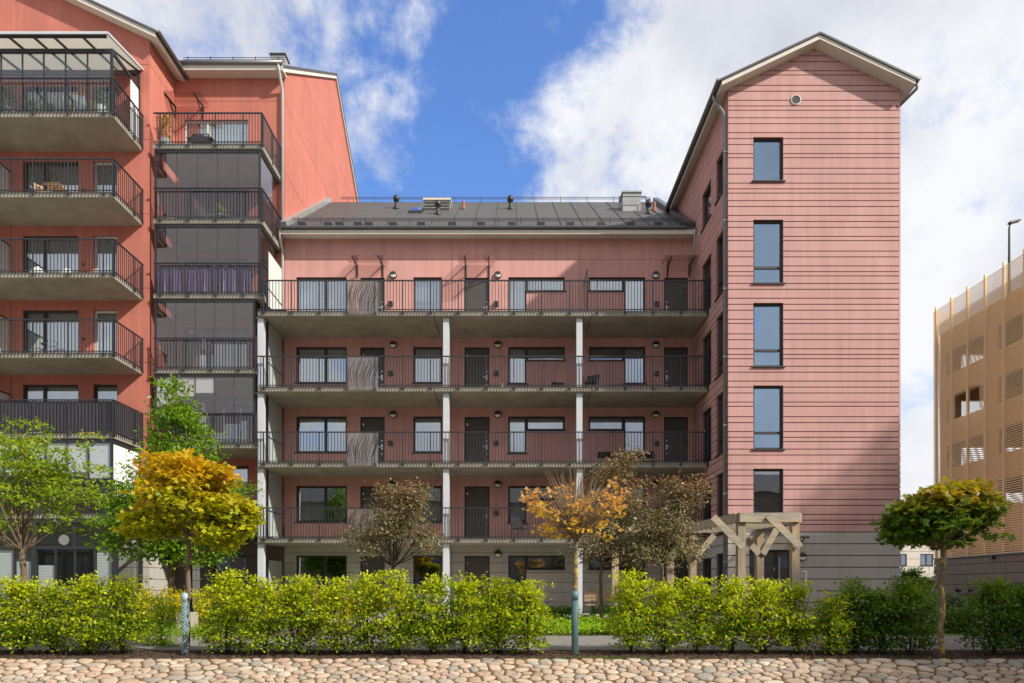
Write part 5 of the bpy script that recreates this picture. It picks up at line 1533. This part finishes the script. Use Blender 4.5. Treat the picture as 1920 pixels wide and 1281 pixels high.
shrub('round_bush', bb, 2.6, 2.2, 2.0, 'round green bush beyond the tower corner near the parked car', 'leaf_bush', 540, 260, 22, .13, lift=.02)
bb = tb(1742, 46); shrub('round_bush', bb, 2.4, 2.2, 1.6, 'clipped green bush beside the garage base near the car', 'leaf_lime', 541, 240, 22, .12, lift=.02)
# grass tufts
for i, px in enumerate((905, 930, 955)):
    b = tb(px, 16.9 + .2 * i); r = np.random.default_rng(600 + i); n = 170
    a = r.uniform(0, 6.28, n); d = np.stack([np.cos(a) * r.uniform(.1, .6, n), np.sin(a) * r.uniform(.1, .6, n), np.ones(n)], 1)
    P = np.repeat(np.array(b)[None], n, 0) + r.normal(0, .05, (n, 3)) * np.array((1, 1, 0))
    V, F = leaves(P, d, np.stack([np.cos(a), np.sin(a), np.full(n, .3)], 1), r.uniform(.5, 1.0, n), DIAM * np.array((1, .035, 1)))
    o = mesh_obj('grass_tuft', V, F, M['leaf_grass']); tag(o, 'arching ornamental grass behind the hedge, %s of three from the left' % ordn[i], 'grass', 'ornamental grasses')
# lawn blades in the visible gaps
r = np.random.default_rng(77); n = 26000
P = np.stack([r.uniform(-11.5, -5.8, n), r.uniform(15.35, 25, n), np.zeros(n)], 1)
P = P[~((P[:, 1] > 20.55) & (P[:, 1] < 22.05))]; n = len(P)
P[:, 2] = np.array([gz(d) for d in P[:, 1]]) + .01
d = np.stack([r.normal(0, .4, n), r.normal(0, .4, n), np.ones(n)], 1)
V, F = leaves(P, d, r.normal(0, 1, (n, 3)), r.uniform(.04, .09, n), DIAM * np.array((1, .18, 1)))
o = mesh_obj('grass', V, F, M['leaf_lawn']); tag(o, 'short bright lawn grass behind the golden maple', 'grass', kind='stuff')
# bark chips and weeds in the bed
n = 7000
P = np.stack([r.uniform(-10.5, 10.5, n), 12.0 + 1.25 * r.random(n) ** .9 - .06, np.zeros(n)], 1)
P[:, 2] = np.array([gz(d) for d in P[:, 1]]) + .012
V, F = leaves(P, r.normal(0, 1, (n, 3)) * np.array((1, 1, .35)), np.array((0, 0, 1)) + r.normal(0, .5, (n, 3)), r.uniform(.02, .065, n), DIAM)
o = mesh_obj('bark_chips', V, F, M['mulch_chip']); tag(o, 'loose brown bark chips along the hedge foot', 'bark mulch', kind='stuff')
n = 900
P = np.stack([np.concatenate([r.normal(1.6, .5, n // 2), r.uniform(-9, 9, n - n // 2)]), 12.02 + r.normal(0, .05, n), np.zeros(n)], 1)
P[:, 2] = np.array([gz(d) for d in P[:, 1]]) + .004
V, F = leaves(P, np.stack([r.normal(0, .6, n), r.normal(0, .6, n), np.ones(n)], 1), r.normal(0, 1, (n, 3)), r.uniform(.03, .08, n), DIAM * np.array((1, .5, 1)))
o = mesh_obj('weeds', V, F, M['leaf_grass']); tag(o, 'small weeds along the top edge of the cobbles', 'weeds', kind='stuff')

# litter washed onto the cobbles
n = 700
X_ = r.uniform(-10, 10, n); v_ = r.random(n) * 1.2
P = np.array([bank_pt(a, b, .045) for a, b in zip(X_, v_)])
V, F = leaves(P, r.normal(0, 1, (n, 3)) * np.array((1, .9, .35)), np.array(slope_n) + r.normal(0, .35, (n, 3)), r.uniform(.015, .05, n), DIAM)
o = mesh_obj('leaf_litter', V, F, M['litter']); tag(o, 'scattered dry leaf bits on the cobbles', 'leaf litter', kind='stuff')
# ------------------------------------------------------------------ pergola
P1, P2, P3, P4, P5, P6 = (6.03, 18.0), (7.45, 18.0), (7.10, 19.6), (5.56, 21.0), (4.86, 21.0), (3.17, 21.0)
pg = thing('pergola', (5.8, 19.5, -.12), 'weathered timber pergola with diagonal braces before the tower entrance', 'pergola')
PT = 2.60
for (x, y) in (P1, P2, P3, P4, P5, P6):
    MB().box(x - .1, x + .1, y - .1, y + .1, gz(y) + .01, PT + (.255 if (x, y) in (P1, P2) else .0)).build('post', M['wood'], pg)
def beam(a, b, z, w_=.07, h=.24, name='beam', ext=.0):
    return MB().bar((a[0], a[1], z), (b[0], b[1], z), w_, h).build(name, M['wood_beam'], pg)
beam((P1[0] - .08, P1[1] - .14), (P2[0] + .08, P2[1] - .14), PT + .13)
beam((P1[0] - .14, P1[1] - .05), (P4[0] - .16, P4[1] + .1), PT + .13)
beam((P2[0] + .14, P2[1] - .05), (P3[0] + .14, P3[1] + .1), PT + .13)
beam((P3[0] + .2, P3[1]), (P4[0], P4[1] - .15), PT + .125)
beam((P4[0] + .2, P4[1] - .14), (P6[0] - .3, P6[1] - .14), PT + .13)
beam((P4[0] + .2, P4[1] + .14), (P6[0] - .3, P6[1] + .14), PT + .13)
for i in range(9):
    t_ = .1 + i * .1
    a = (P1[0] + (P4[0] - P1[0]) * t_ - .1, P1[1] + (P4[1] - P1[1]) * t_)
    b = (P2[0] + (P3[0] - P2[0]) * min(1, t_ * 1.9) + .15, a[1])
    if a[1] > P3[1] + .3: b = (a[0] + 1.0 - (a[1] - P3[1]) * .4, a[1])
    MB().bar((a[0], a[1], PT - .03), (b[0], b[1], PT - .03), .10, .035).build('roof_slat', M['wood_beam'], pg)
for i in range(8):
    x = P6[0] + i * .3 - .1
    MB().bar((x, P6[1] - .35, PT + .28), (x, P6[1] + .35, PT + .28), .05, .1).build('roof_slat', M['wood_beam'], pg)
def brace(a, b): MB().bar(a, b, .18, .05, (0, 1, 0)).build('brace', M['wood_beam'], pg)
brace((P2[0] + .07, P2[1] - .205, 1.95), (P2[0] - .78, P2[1] - .205, 2.77))
brace((P1[0] - .02, P1[1] - .235, 1.95), (P1[0] - .76, P1[1] - .1, 2.75))
brace((P3[0] - .05, P3[1] - .13, 1.85), (P3[0] - .7, P3[1] - .13, 2.62)); brace((P3[0] + .05, P3[1] - .13, 1.85), (P3[0] + .48, P3[1] - .13, 2.62))
brace((P4[0] - .05, P4[1] - .20, 1.85), (P4[0] - .6, P4[1] - .20, 2.5)); brace((P4[0] + .05, P4[1] - .20, 1.85), (P4[0] + .6, P4[1] - .20, 2.5))
# ------------------------------------------------------------------ bench, picnic table, bicycles, bin, car
def bench(x0, x1, y, z, label):
    t = thing('garden_bench', ((x0 + x1) / 2, y, z), label, 'bench')
    for k in range(3): MB().box(x0, x1, y + .05 + .14 * k, y + .17 + .14 * k, z + .43, z + .47).build('seat_slat', M['wood_bench'], t)
    for k in range(3): MB().box(x0, x1, y + .49 + .03 * k, y + .52 + .03 * k, z + .55 + .125 * k, z + .655 + .125 * k).build('back_slat', M['wood_bench'], t)
    for x in (x0 + .25, x1 - .25):
        m = MB(); m.box(x - .03, x + .03, y + .06, y + .11, z, z + .43); m.box(x - .03, x + .03, y + .42, y + .47, z, z + .43); m.bar((x, y + .45, z + .4), (x, y + .62, z + .95), .06, .04); m.build('leg', M['metal'], t)
bench(PX(1099, 21.6), PX(1190, 21.6), 21.6, gz(21.6) + .006, 'brown slatted garden bench under the gallery behind the amber maple')
bench(PX(1372, 17.2), PX(1480, 17.2) - .35, 17.1, gz(17.1), 'low slatted bench in front of the pergola mostly behind the hedge')
t = thing('picnic_table', (PX(1826, 22), 22, -.09), 'dark wooden picnic table before the garage base at the right', 'table'); x = PX(1826, 22)
for k in range(5): MB().box(x - .95, x + .95, 21.62 + .15 * k, 21.75 + .15 * k, .62, .66).build('top_board', M['stain'], t)
for yy in (21.2, 22.6): 
    for k in range(2): MB().box(x - .95, x + .95, yy + .15 * k, yy + .13 + .15 * k, .33, .37).build('seat_board', M['stain'], t)
for xx in (x - .6, x + .6):
    m = MB(); m.box(xx - .04, xx + .04, 21.25, 22.85, .26, .325); m.bar((xx + .045, 21.75, .615), (xx + .045, 21.45, -.09), .04, .08); m.bar((xx + .045, 22.25, .615), (xx + .045, 22.6, -.09), .04, .08); m.box(xx - .03, xx + .03, 21.65, 22.35, .56, .617); m.build('leg_frame', M['stain'], t)
def bicycle(loc, ang, label, s=1.0, colm='metal', group=None):
    t = thing('bicycle', loc, label, 'bicycle', group)
    ca, sa = math.cos(ang), math.sin(ang)
    def q(u, z, n=0): return (loc[0] + (u * ca - n * sa) * s, loc[1] + (u * sa + n * ca) * s, loc[2] + z * s)
    for u in (-.52, .52):
        m = MB(); m.tube([q(u + .33 * math.cos(a), .34 + .33 * math.sin(a)) for a in [2 * math.pi * i / 20 for i in range(21)]], .017 * s, 6, False)
        wl_ = m.build('wheel', M['tyre'], t, True)
        m = MB()
        for i in range(8): a = math.pi * i / 8; m.bar(q(u + .31 * math.cos(a), .34 + .31 * math.sin(a)), q(u - .31 * math.cos(a), .34 - .31 * math.sin(a)), .004 * s)
        m.tube([q(u, .34, -.04), q(u, .34, .04)], .02 * s, 6); m.build('spokes', M['galv'], wl_)
    m = MB()
    for a, b in (((-.52, .34), (-.1, .32)), ((-.1, .32), (-.22, .82)), ((-.22, .75), (-.52, .34)), ((-.2, .74), (.38, .80)), ((-.1, .32), (.38, .72)), ((.36, .88), (.52, .34))): m.tube([q(*a), q(*b)], .015 * s, 6)
    m.build('frame', M[colm], t, True)
    MB().tube([q(.30, 1.02, -.28), q(.38, .98, -.1), q(.36, .9, 0), q(.38, .98, .1), q(.30, 1.02, .28)], .012 * s, 6).build('handlebar', M['metal'], t, True)
    m = MB(); m.tube([q(-.34, .90), q(-.22, .90), q(-.08, .88)], [.07 * s, .055 * s, .02 * s], 8); m.tube([q(-.22, .80), q(-.23, .88)], .013 * s, 6); m.build('saddle', M['tyre'], t, True)
    m = MB(); m.tube([q(-.1, .32, -.06), q(-.1, .32, .06)], .07 * s, 10); m.bar(q(-.1, .32, .07), q(.02, .2, .07), .02 * s); m.build('crank', M['galv'], t)
bicycle((PX(1806, 25.2), 25.2, gz(25) + .01), R(20), 'parked bicycle behind the picnic table, left one of two', group='bicycles by the garage')
bicycle((PX(1828, 25.6), 25.6, gz(25) + .01), R(28), 'parked bicycle behind the picnic table, right one of two', group='bicycles by the garage')
x = PX(1908, 24.5)
t = thing('waste_bin', (x, 24.5, gz(24) + .01), 'black wheeled waste bin at the right edge before the garage base', 'bin')
m = MB(); A = [(x - .45, 24.1, .0), (x + .45, 24.1, 0), (x + .45, 24.9, 0), (x - .45, 24.9, 0), (x - .55, 24.0, 1.0), (x + .55, 24.0, 1.0), (x + .55, 25.0, 1.0), (x - .55, 25.0, 1.0)]
m.add(A, [(0, 3, 2, 1), (4, 5, 6, 7), (0, 1, 5, 4), (1, 2, 6, 5), (2, 3, 7, 6), (3, 0, 4, 7)]); m.build('bin_body', M['metal'], t)
m = MB(); A = [(x - .62, 23.9, 1.003), (x + .62, 23.9, 1.003), (x + .62, 25.08, 1.003), (x - .62, 25.08, 1.003), (x - .55, 24.0, 1.10), (x + .55, 24.0, 1.10), (x + .55, 25.0, 1.16), (x - .55, 25.0, 1.16)]
m.add(A, [(0, 3, 2, 1), (4, 5, 6, 7), (0, 1, 5, 4), (1, 2, 6, 5), (2, 3, 7, 6), (3, 0, 4, 7)]); m.build('lid', M['metal'], t)
for a in (-.4, .4): MB().lathe((x + a - .03, 24.85, .02), [(.1, 0), (.1, .06)], 12, 'x').build('wheel', M['tyre'], t)
# parked car, modelled along its own axis then turned
def car(loc, ang, label):
    t = thing('parked_car', loc, label, 'car')
    ca, sa = math.cos(ang), math.sin(ang)
    def q(p): return (loc[0] + p[0] * ca - p[1] * sa, loc[1] + p[0] * sa + p[1] * ca, loc[2] + p[2])
    def loft(secs, name, mt, par):
        v = []; f = []; k = len(secs[0])
        for s in secs: v += [q(p) for p in s]
        for i in range(len(secs) - 1):
            for j in range(k): f.append((i * k + j, i * k + (j + 1) % k, (i + 1) * k + (j + 1) % k, (i + 1) * k + j))
        f += [tuple(range(k))[::-1], tuple((len(secs) - 1) * k + j for j in range(k))]
        return mesh_obj(name, v, f, mt, par, True)
    prof = [(-2.1, .35, .72), (-2.0, .28, .88), (-1.3, .25, .95), (0, .25, .94), (.9, .25, .90), (1.8, .28, .78), (2.1, .38, .62)]
    sec = lambda x, zb, zt, w_: [(x, -w_, zb), (x, -w_, (zb + zt) / 2), (x, -w_ * .95, zt), (x, 0, zt + .03), (x, w_ * .95, zt), (x, w_, (zb + zt) / 2), (x, w_, zb)]
    body = loft([sec(x, a, b, .86 if abs(x) < 1.9 else .74) for x, a, b in prof], 'body', M['car_white'], t)
    cab = [(-1.75, .9, .92, .74), (-1.25, .9, 1.36, .62), (-.4, .9, 1.46, .60), (.25, .9, 1.42, .60), (1.0, .88, .92, .74)]
    loft([[(x, -w_ - .08, a), (x, -w_, b), (x, 0, b + .04), (x, w_, b), (x, w_ + .08, a)] for x, a, b, w_ in cab], 'cabin_glass', M['pane_dark_solid'], t)
    loft([[(x, -.6, z), (x, -.55, z + .035), (x, .55, z + .035), (x, .6, z)] for x, z in ((-1.3, 1.375), (-.4, 1.475), (.28, 1.44))], 'roof', M['car_white'], t)
    for x in (-1.3, 1.3):
        for y in (-.84, .84):
            m = MB(); m.tube([q((x, y - .1, .31)), q((x, y + .1, .31))], .31, 16); w_ = m.build('wheel', M['tyre'], t)
            m = MB(); s = 1 if y > 0 else -1; m.tube([q((x, y + s * .101, .31)), q((x, y + s * .112, .31))], .2, 12); m.build('rim', M['galv'], w_)
    for y in (-.6, .6): 
        m = MB(); m.tube([q((2.02, y, .62)), q((2.12, y, .6))], .1, 8); m.build('headlight', M['lamp_glass'], t)
car((PX(1716, 50), 50, -.09), R(-100), 'pale car parked beyond the tower corner near the distant block')
t = MB().box(PX(330, 17.2), PX(358, 17.2), 17.2, 17.6, gz(17) + .005, gz(17) + .42).add([], []).build('garden_block', M['concrete']); tag(t, 'grey concrete block standing on the lawn behind the golden maple trunk', 'block')
x = PX(984, 19.4); z = gz(19.4)
t = thing('blue_plastic_item', (x, 19.4, z), 'bright blue plastic can half hidden behind the hedge', 'item')  # unidentified blue plastic thing; its round handled shape is assumed
MB().lathe((x, 19.4, z + .25), [(.16, 0), (.19, .1), (.19, .34), (.10, .42), (.08, .44)], 14).build('item_body', M['blue'], t, True)
MB().tube([(x + .08, 19.4, z + .64), (x + .2, 19.4, z + .72), (x + .26, 19.4, z + .6), (x + .19, 19.4, z + .45)], .022, 8).build('handle', M['blue'], t, True)
MB().box(x - .22, x + .22, 19.2, 19.6, z + .004, z + .249).build('stand', M['concrete_pale'], t)

# ------------------------------------------------------------------ balcony and gallery furnishings
def chair(loc, ang, label, mt='metal', seat='metal', h=.82, w_=.5, arms=True, group=None, name='garden_chair', slats=0):
    t = thing(name, loc, label, 'chair', group)
    ca, sa = math.cos(ang), math.sin(ang)
    def q(u, n, z): return (loc[0] + u * ca - n * sa, loc[1] + u * sa + n * ca, loc[2] + z)
    a = w_ / 2
    for u in (-a, a):
        m = MB(); m.tube([q(u, -.22, 0), q(u, -.2, .43), q(u, -.2, .6 if arms else .43)] + ([q(u, .2, .62)] if arms else []), .013, 6); m.build('leg', M[mt], t)
        m = MB(); m.tube([q(u, .24, 0), q(u, .18, .42), q(u, .30, h)], .013, 6); m.build('leg', M[mt], t)
    if slats:
        for k in range(slats):
            MB().bar(q(-a, -.18 + .36 * k / (slats - 1), .44), q(a, -.18 + .36 * k / (slats - 1), .44), .05, .02).build('seat_slat', M[seat], t)
        for k in range(2): MB().bar(q(-a, .26 + .025 * k, .62 + .13 * k), q(a, .26 + .025 * k, .62 + .13 * k), .02, .07).build('back_slat', M[seat], t)
    else:
        A = [q(-a, -.2, .42), q(a, -.2, .42), q(a, .19, .41), q(-a, .19, .41)]; B = [(x, y, z + .025) for x, y, z in A]
        MB().add(A + B, [(0, 3, 2, 1), (4, 5, 6, 7), (0, 1, 5, 4), (1, 2, 6, 5), (2, 3, 7, 6), (3, 0, 4, 7)]).build('seat', M[seat], t)
        A = [q(-a + .02, .20, .47), q(a - .02, .20, .47), q(a - .02, .29, h - .02), q(-a + .02, .29, h - .02)]; B = [(x + -sa * -.0 + (-(sa)) * .02 * 1, y + ca * .02, z) for x, y, z in A]
        MB().add(A + B, [(0, 3, 2, 1), (4, 5, 6, 7), (0, 1, 5, 4), (1, 2, 6, 5), (2, 3, 7, 6), (3, 0, 4, 7)]).build('backrest', M[seat], t)
    return t
def potted(loc, r_, h, ph, label, potm='grey_pot', leafm='leaf_pot', seed=1, prof=None, w_=.2, ls=.08):
    t = thing('potted_plant', loc, label, 'plant')
    MB().lathe(loc, prof or [(r_ * .7, 0), (r_ * .95, h * .5), (r_, h), (r_ * .85, h), (r_ * .8, h * .9)], 14).build('pot', M[potm], t, True)
    r = np.random.default_rng(seed); n = 40
    C = np.array(loc) + np.stack([r.normal(0, w_ * .5, n), r.normal(0, w_ * .4, n), h + ph * r.random(n) ** .8], 1)
    bm = MB()
    for c in C[::3]: bm.tube([(loc[0], loc[1], loc[2] + h * .9), tuple(c)], [.008, .003], 4)
    bm.build('stems', M['twig'], t)
    V, F = spray(r, C, C - np.array((0, 0, .2)), 8, (.05, .05, .05), ls, .8, .6, OVAL)
    mesh_obj('foliage', V, F, M[leafm], t)['kind'] = 'stuff'
g3, g2, g1, g4 = GZ[2], GZ[1], GZ[0], GZ[3]
chair((PX(1108, 27.3), 27.3, g3 + .003), R(-25), 'black metal armchair beside the white column on the third gallery', 'metal', 'metal', .85, .5, name='armchair')
t = thing('lounge_set', (PX(968, 27.4), 27.4, g3 + .003), 'low grey outdoor lounger with cushion on the third gallery', 'lounger'); x = PX(968, 27.4)
MB().box(x - .55, x + .55, 27.15, 27.65, g3 + .12, g3 + .2).build('seat', M['grey_pot'], t); MB().box(x + .02, x + .5, 27.2, 27.6, g3 + .203, g3 + .3).build('cushion', M['black_cloth'], t); MB().bar((x - .55, 27.6, g3 + .2), (x - .5, 27.68, g3 + .42), .04, .4).build('side', M['grey_pot'], t)
MB().bar((x - .5, 27.66, g3 + .3), (x + .5, 27.66, g3 + .3), .03, .18).build('backrest', M['grey_pot'], t)
for a in (-.5, .5):
    for b in (27.2, 27.6): MB().box(x + a - .03, x + a + .03, b - .03, b + .03, g3 + .003, g3 + .12).build('leg', M['metal'], t)
x = PX(1017, 27.4); t = thing('kettle_grill', (x, 27.4, g3), 'small black kettle grill on the third gallery', 'grill')
MB().lathe((x, 27.4, g3 + .18), [(.03, -.08), (.16, -.06), (.23, .0), (.22, .05), (.14, .12), (.03, .14)], 16).build('bowl', M['metal'], t, True)
for a in (0, 2.1, 4.2): MB().tube([(x + .1 * math.cos(a), 27.4 + .1 * math.sin(a), g3 + .14), (x + .2 * math.cos(a), 27.4 + .2 * math.sin(a), g3 + .003)], .012, 6).build('leg', M['metal'], t)
chair((PX(1045, 27.4), 27.4, g3 + .003), R(10), 'low dark wicker stool chair on the third gallery', 'metal', 'stain', .4, .5, False, name='low_chair')
# sofa on the second gallery
x0, x1 = PX(1120, 27.6), PX(1232, 27.6); t = thing('garden_sofa', ((x0 + x1) / 2, 27.6, g2 + .003), 'wooden outdoor sofa with black cushions on the second gallery', 'sofa')
MB().box(x0, x1, 27.35, 27.95, g2 + .26, g2 + .34).build('seat_frame', M['acacia'], t)
for k in range(4): MB().box(x0 + .06 + k * (x1 - x0 - .1) / 4, x0 + .02 + (k + 1) * (x1 - x0 - .1) / 4, 27.75, 27.9, g2 + .345, g2 + .70).build('cushion', M['black_cloth'], t)
for xx in (x0 + .05, x1 - .1):
    for yy in (27.38, 27.87): MB().box(xx, xx + .06, yy, yy + .06, g2 + .003, g2 + .258).build('leg', M['acacia'], t)
MB().box(x0, x1, 27.91, 27.95, g2 + .345, g2 + .62).build('backrest', M['acacia'], t)
chair((PX(975, 27.2), 27.2, g1 + .003), R(35), 'black garden chair beside the window on the first gallery', 'metal', 'black_cloth', .95, .52)
chair((PX(1042, 27.2), 27.2, g1 + .003), R(-30), 'black garden chair behind the amber maple on the first gallery', 'metal', 'black_cloth', .95, .52)
# folded deck chair at the left end of the top gallery
x = PX(515, 27.2); t = thing('deck_chair', (x, 27.2, g4), 'black folding deck chair at the left end of the top gallery', 'chair')
A = [(x - .35, 26.9, g4 + .55), (x - .35, 27.5, g4 + .55), (x + .05, 27.5, g4 + .22), (x + .05, 26.9, g4 + .22), (x + .55, 26.9, g4 + .25), (x + .55, 27.5, g4 + .25)]
B = [(a, b, c + .05) for a, b, c in A]
MB().add(A + B, [(0, 1, 2, 3), (3, 2, 5, 4), (6, 9, 8, 7), (9, 10, 11, 8), (0, 3, 9, 6), (3, 4, 10, 9), (1, 7, 8, 2), (2, 8, 11, 5), (0, 6, 7, 1), (4, 5, 11, 10)]).build('cushion', M['black_cloth'], t)
for a in (-.2, .5):
    for b in (26.95, 27.45): MB().tube([(x + a, b, g4 + .003), (x + a, b, g4 + .25)], .015, 6).build('leg', M['metal'], t)
# middle block balconies
f = LF[5]
x = PX(311, 27.2)
potted((x, 27.2, f + .003), .24, .62, 1.05, 'tall egg shaped grey planter with a yellow climber on the top middle balcony', leafm='leaf_orange', seed=3, prof=[(.15, 0), (.26, .25), (.27, .42), (.2, .64), (.16, .64), (.14, .56)], w_=.22, ls=.1)
x = PX(378, 27.3); t = thing('barbecue_grill', (x, 27.3, f + .003), 'black gas barbecue on the top middle balcony', 'grill')
MB().box(x - .32, x + .32, 27.1, 27.5, f + .55, f + .74).build('firebox', M['metal'], t); MB().lathe((x - .3, 27.3, f + .743), [(.19, 0), (.19, .6)], 14, 'x').build('lid', M['metal'], t, True)
MB().box(x - .55, x - .33, 27.15, 27.45, f + .70, f + .735).build('side_shelf', M['metal'], t); MB().box(x + .33, x + .5, 27.15, 27.45, f + .70, f + .735).build('side_shelf', M['metal'], t)
for a in (-.28, .28):
    for b in (27.13, 27.47): MB().box(x + a - .02, x + a + .02, b - .02, b + .02, f + .003, f + .55).build('leg', M['metal'], t)
def wicker(px, y, f, label, mt='wicker'):
    x = PX(px, y); t = thing('wicker_chair', (x, y, f + .003), label, 'chair')
    v = []; fc = []; n = 12
    for i in range(n + 1):
        a = -math.pi * .15 + math.pi * 1.3 * i / n
        c, s = math.cos(a), math.sin(a)
        top = .34 + .30 * max(0, s)
        v += [(x + .30 * c, y + .26 * s, f + .2), (x + .36 * c, y + .32 * s, f + top), (x + .39 * c, y + .35 * s, f + top), (x + .33 * c, y + .29 * s, f + .2)]
        if i:
            b = 4 * i
            for k in range(4): fc.append((b - 4 + k, b - 4 + (k + 1) % 4, b + (k + 1) % 4, b + k))
    mesh_obj('shell', v, fc, M[mt], t, True)
    MB().lathe((x, y, f + .2), [(.28, 0), (.29, .1), (.2, .13)], 14).build('cushion', M['cushion'], t, True)
    for a in (.8, 2.4, 3.9, 5.5): MB().tube([(x + .22 * math.cos(a), y + .2 * math.sin(a), f + .2), (x + .26 * math.cos(a), y + .24 * math.sin(a), f + .004)], .012, 6).build('leg', M['metal'], t)
wicker(420, 27.4, LF[5], 'round wicker chair on the top middle balcony'); wicker(470, 27.3, LF[5], 'beige cushioned chair at the right of the top middle balcony', 'cushion')
wicker(312, 27.2, LF[4], 'low wicker basket chair in the upper glazed balcony', 'wicker'); wicker(368, 27.3, LF[4], 'pale armchair left of the table in the upper glazed balcony', 'cushion'); wicker(465, 27.3, LF[4], 'pale armchair right of the table in the upper glazed balcony', 'cushion')
x = PX(412, 27.3); t = thing('balcony_table', (x, 27.3, LF[4] + .003), 'grey cloth covered table in the upper glazed balcony', 'table')
MB().box(x - .45, x + .45, 27.0, 27.6, LF[4] + .46, LF[4] + .5).build('tabletop', M['grey_pot'], t)
for a in (-.4, .4):
    for b in (27.05, 27.55): MB().box(x + a - .03, x + a + .03, b - .03, b + .03, LF[4] + .003, LF[4] + .458).build('leg', M['grey_pot'], t)
potted((x, 27.3, LF[4] + .503), .09, .16, .28, 'leafy green plant on the table in the upper glazed balcony', 'white_panel', 'leaf_mantle', 5, None, .16)
# purple plastic sheet hung behind the railing
f = LF[3]; n = 150; v = []; fc = []; rr = random.Random(4)
x0, x1 = PX(293, 26.5), PX(472, 26.5)
for i in range(n + 1):
    u = i / n; x = x0 + (x1 - x0) * u
    a = .03 * math.sin(u * 52 + 2 * math.sin(u * 9)) + .014 * math.sin(u * 121 + 1.3) + .01 * math.sin(u * 23)
    zt = f + 1.08 - .05 * abs(math.sin(u * 26)) - .02 * math.sin(u * 7)
    for k in range(6):
        s = k / 5
        v.append((x + .03 * math.sin(u * 31) * s, 26.445 + .035 + a * (.35 + .65 * s), zt - (1.02 - .03 * math.sin(u * 40)) * s))
        if i and k: b = i * 6 + k; fc.append((b - 7, b - 1, b, b - 6))
o = mesh_obj('plastic_sheet', v, fc, M['purple'], None, True); tag(o, 'dark purple plastic sheet hanging behind a middle balcony railing', 'sheet')
# gable building balconies
f = LF[4]
chair((PX(78, 25.4), 25.4, f + .003), R(60), 'wooden folding chair left of the folding table on a left balcony', 'metal', 'acacia', .85, .42, False, slats=5, name='folding_chair', group='folding chairs')
chair((PX(128, 25.9), 25.9, f + .003), R(-70), 'wooden folding chair right of the folding table on a left balcony', 'metal', 'acacia', .85, .42, False, slats=5, name='folding_chair', group='folding chairs')
x, y = PX(104, 25.6), 25.6; t = thing('folding_table', (x, y, f + .003), 'wooden slatted folding table on the second balcony from the top left', 'table')
for k in range(6): MB().bar((x - .3, y - .25 + .1 * k, f + .72), (x + .3, y - .25 + .1 * k, f + .72), .07, .02).build('top_slat', M['acacia'], t)
for yy in (y - .22, y + .22):
    MB().tube([(x - .25, yy, f + .003), (x + .25, yy, f + .7)], .012, 6).build('leg', M['metal'], t); MB().tube([(x + .25, yy + .02, f + .003), (x - .25, yy + .02, f + .7)], .012, 6).build('leg', M['metal'], t)
f = LF[3]; x, y = PX(98, 25.6), 25.6      # furniture under a pale cover
n = 22; v = []; fc = []
for i in range(n + 1):
    for k in range(7):
        u = i / n; s = k / 6
        h = .22 + .42 * math.exp(-((u - .25) / .13) ** 2) + .36 * math.exp(-((u - .78) / .12) ** 2)
        e = min(1, 6 * min(u, 1 - u) + .02) * math.sin(math.pi * s) ** .35
        v.append((x - 1.05 + 2.1 * u, y - .3 + .6 * s, f + .003 + h * e + .02 * math.sin(i * 2.1 + k)* e))
        if i and k: b = i * 7 + k; fc.append((b - 8, b - 1, b, b - 7))
o = mesh_obj('furniture_cover', v, fc, M['cushion'], None, True); tag(o, 'pale tarpaulin draped over furniture on the third left balcony', 'cover')
bicycle((PX(92, 25.7), 25.7, LF[2] + .003), R(8), 'dark bicycle parked on the fourth balcony of the gable building', .75)
for i, (px, y, h, ph, lm, lab) in enumerate([(15, 25.3, .55, .75, 'leaf_pot', 'large potted plant at the left end of the glazed top balcony'), (55, 25.4, .3, .5, 'leaf_pot', 'small green potted plant in the glazed top balcony'), (92, 25.2, .25, .4, 'leaf_bush', 'low potted plant in the middle of the glazed top balcony'), (190, 25.5, .75, .55, 'leaf_pot', 'bushy green plant at the right end of the glazed top balcony'), (168, 25.7, .8, .35, 'leaf_yellow', 'yellow flowers in the glazed top balcony')]):
    potted((PX(px, y), y, LF[5] + .003), .2 if i != 4 else .1, h, ph, lab, 'grey_pot' if i in (0, 2) else 'white_panel', lm, 700 + i, None, .26, .09)
x, y, f = PX(138, 25.6), 25.6, LF[5]; t = thing('dining_table', (x, y, f + .003), 'small wooden dining table in the glazed top balcony', 'table')
MB().box(x - .42, x + .42, y - .3, y + .3, f + .70, f + .735).build('tabletop', M['acacia'], t)
for a in (-.38, .38):
    for b in (-.26, .26): MB().box(x + a - .025, x + a + .025, y + b - .025, y + b + .025, f + .003, f + .70).build('leg', M['acacia'], t)
chair((PX(120, 25.3), 25.3, f + .003), R(170), 'white chair left of the dining table in the glazed top balcony', 'white_steel', 'white_panel', .85, .42, False); chair((PX(155, 25.3), 25.3, f + .003), R(190), 'white chair right of the dining table in the glazed top balcony', 'white_steel', 'white_panel', .85, .42, False)
lamp(FR(TD), PX(1506, TD) - .05, PZ(1044, TD), 'round black wall lamp right of the tower entrance above the house number')
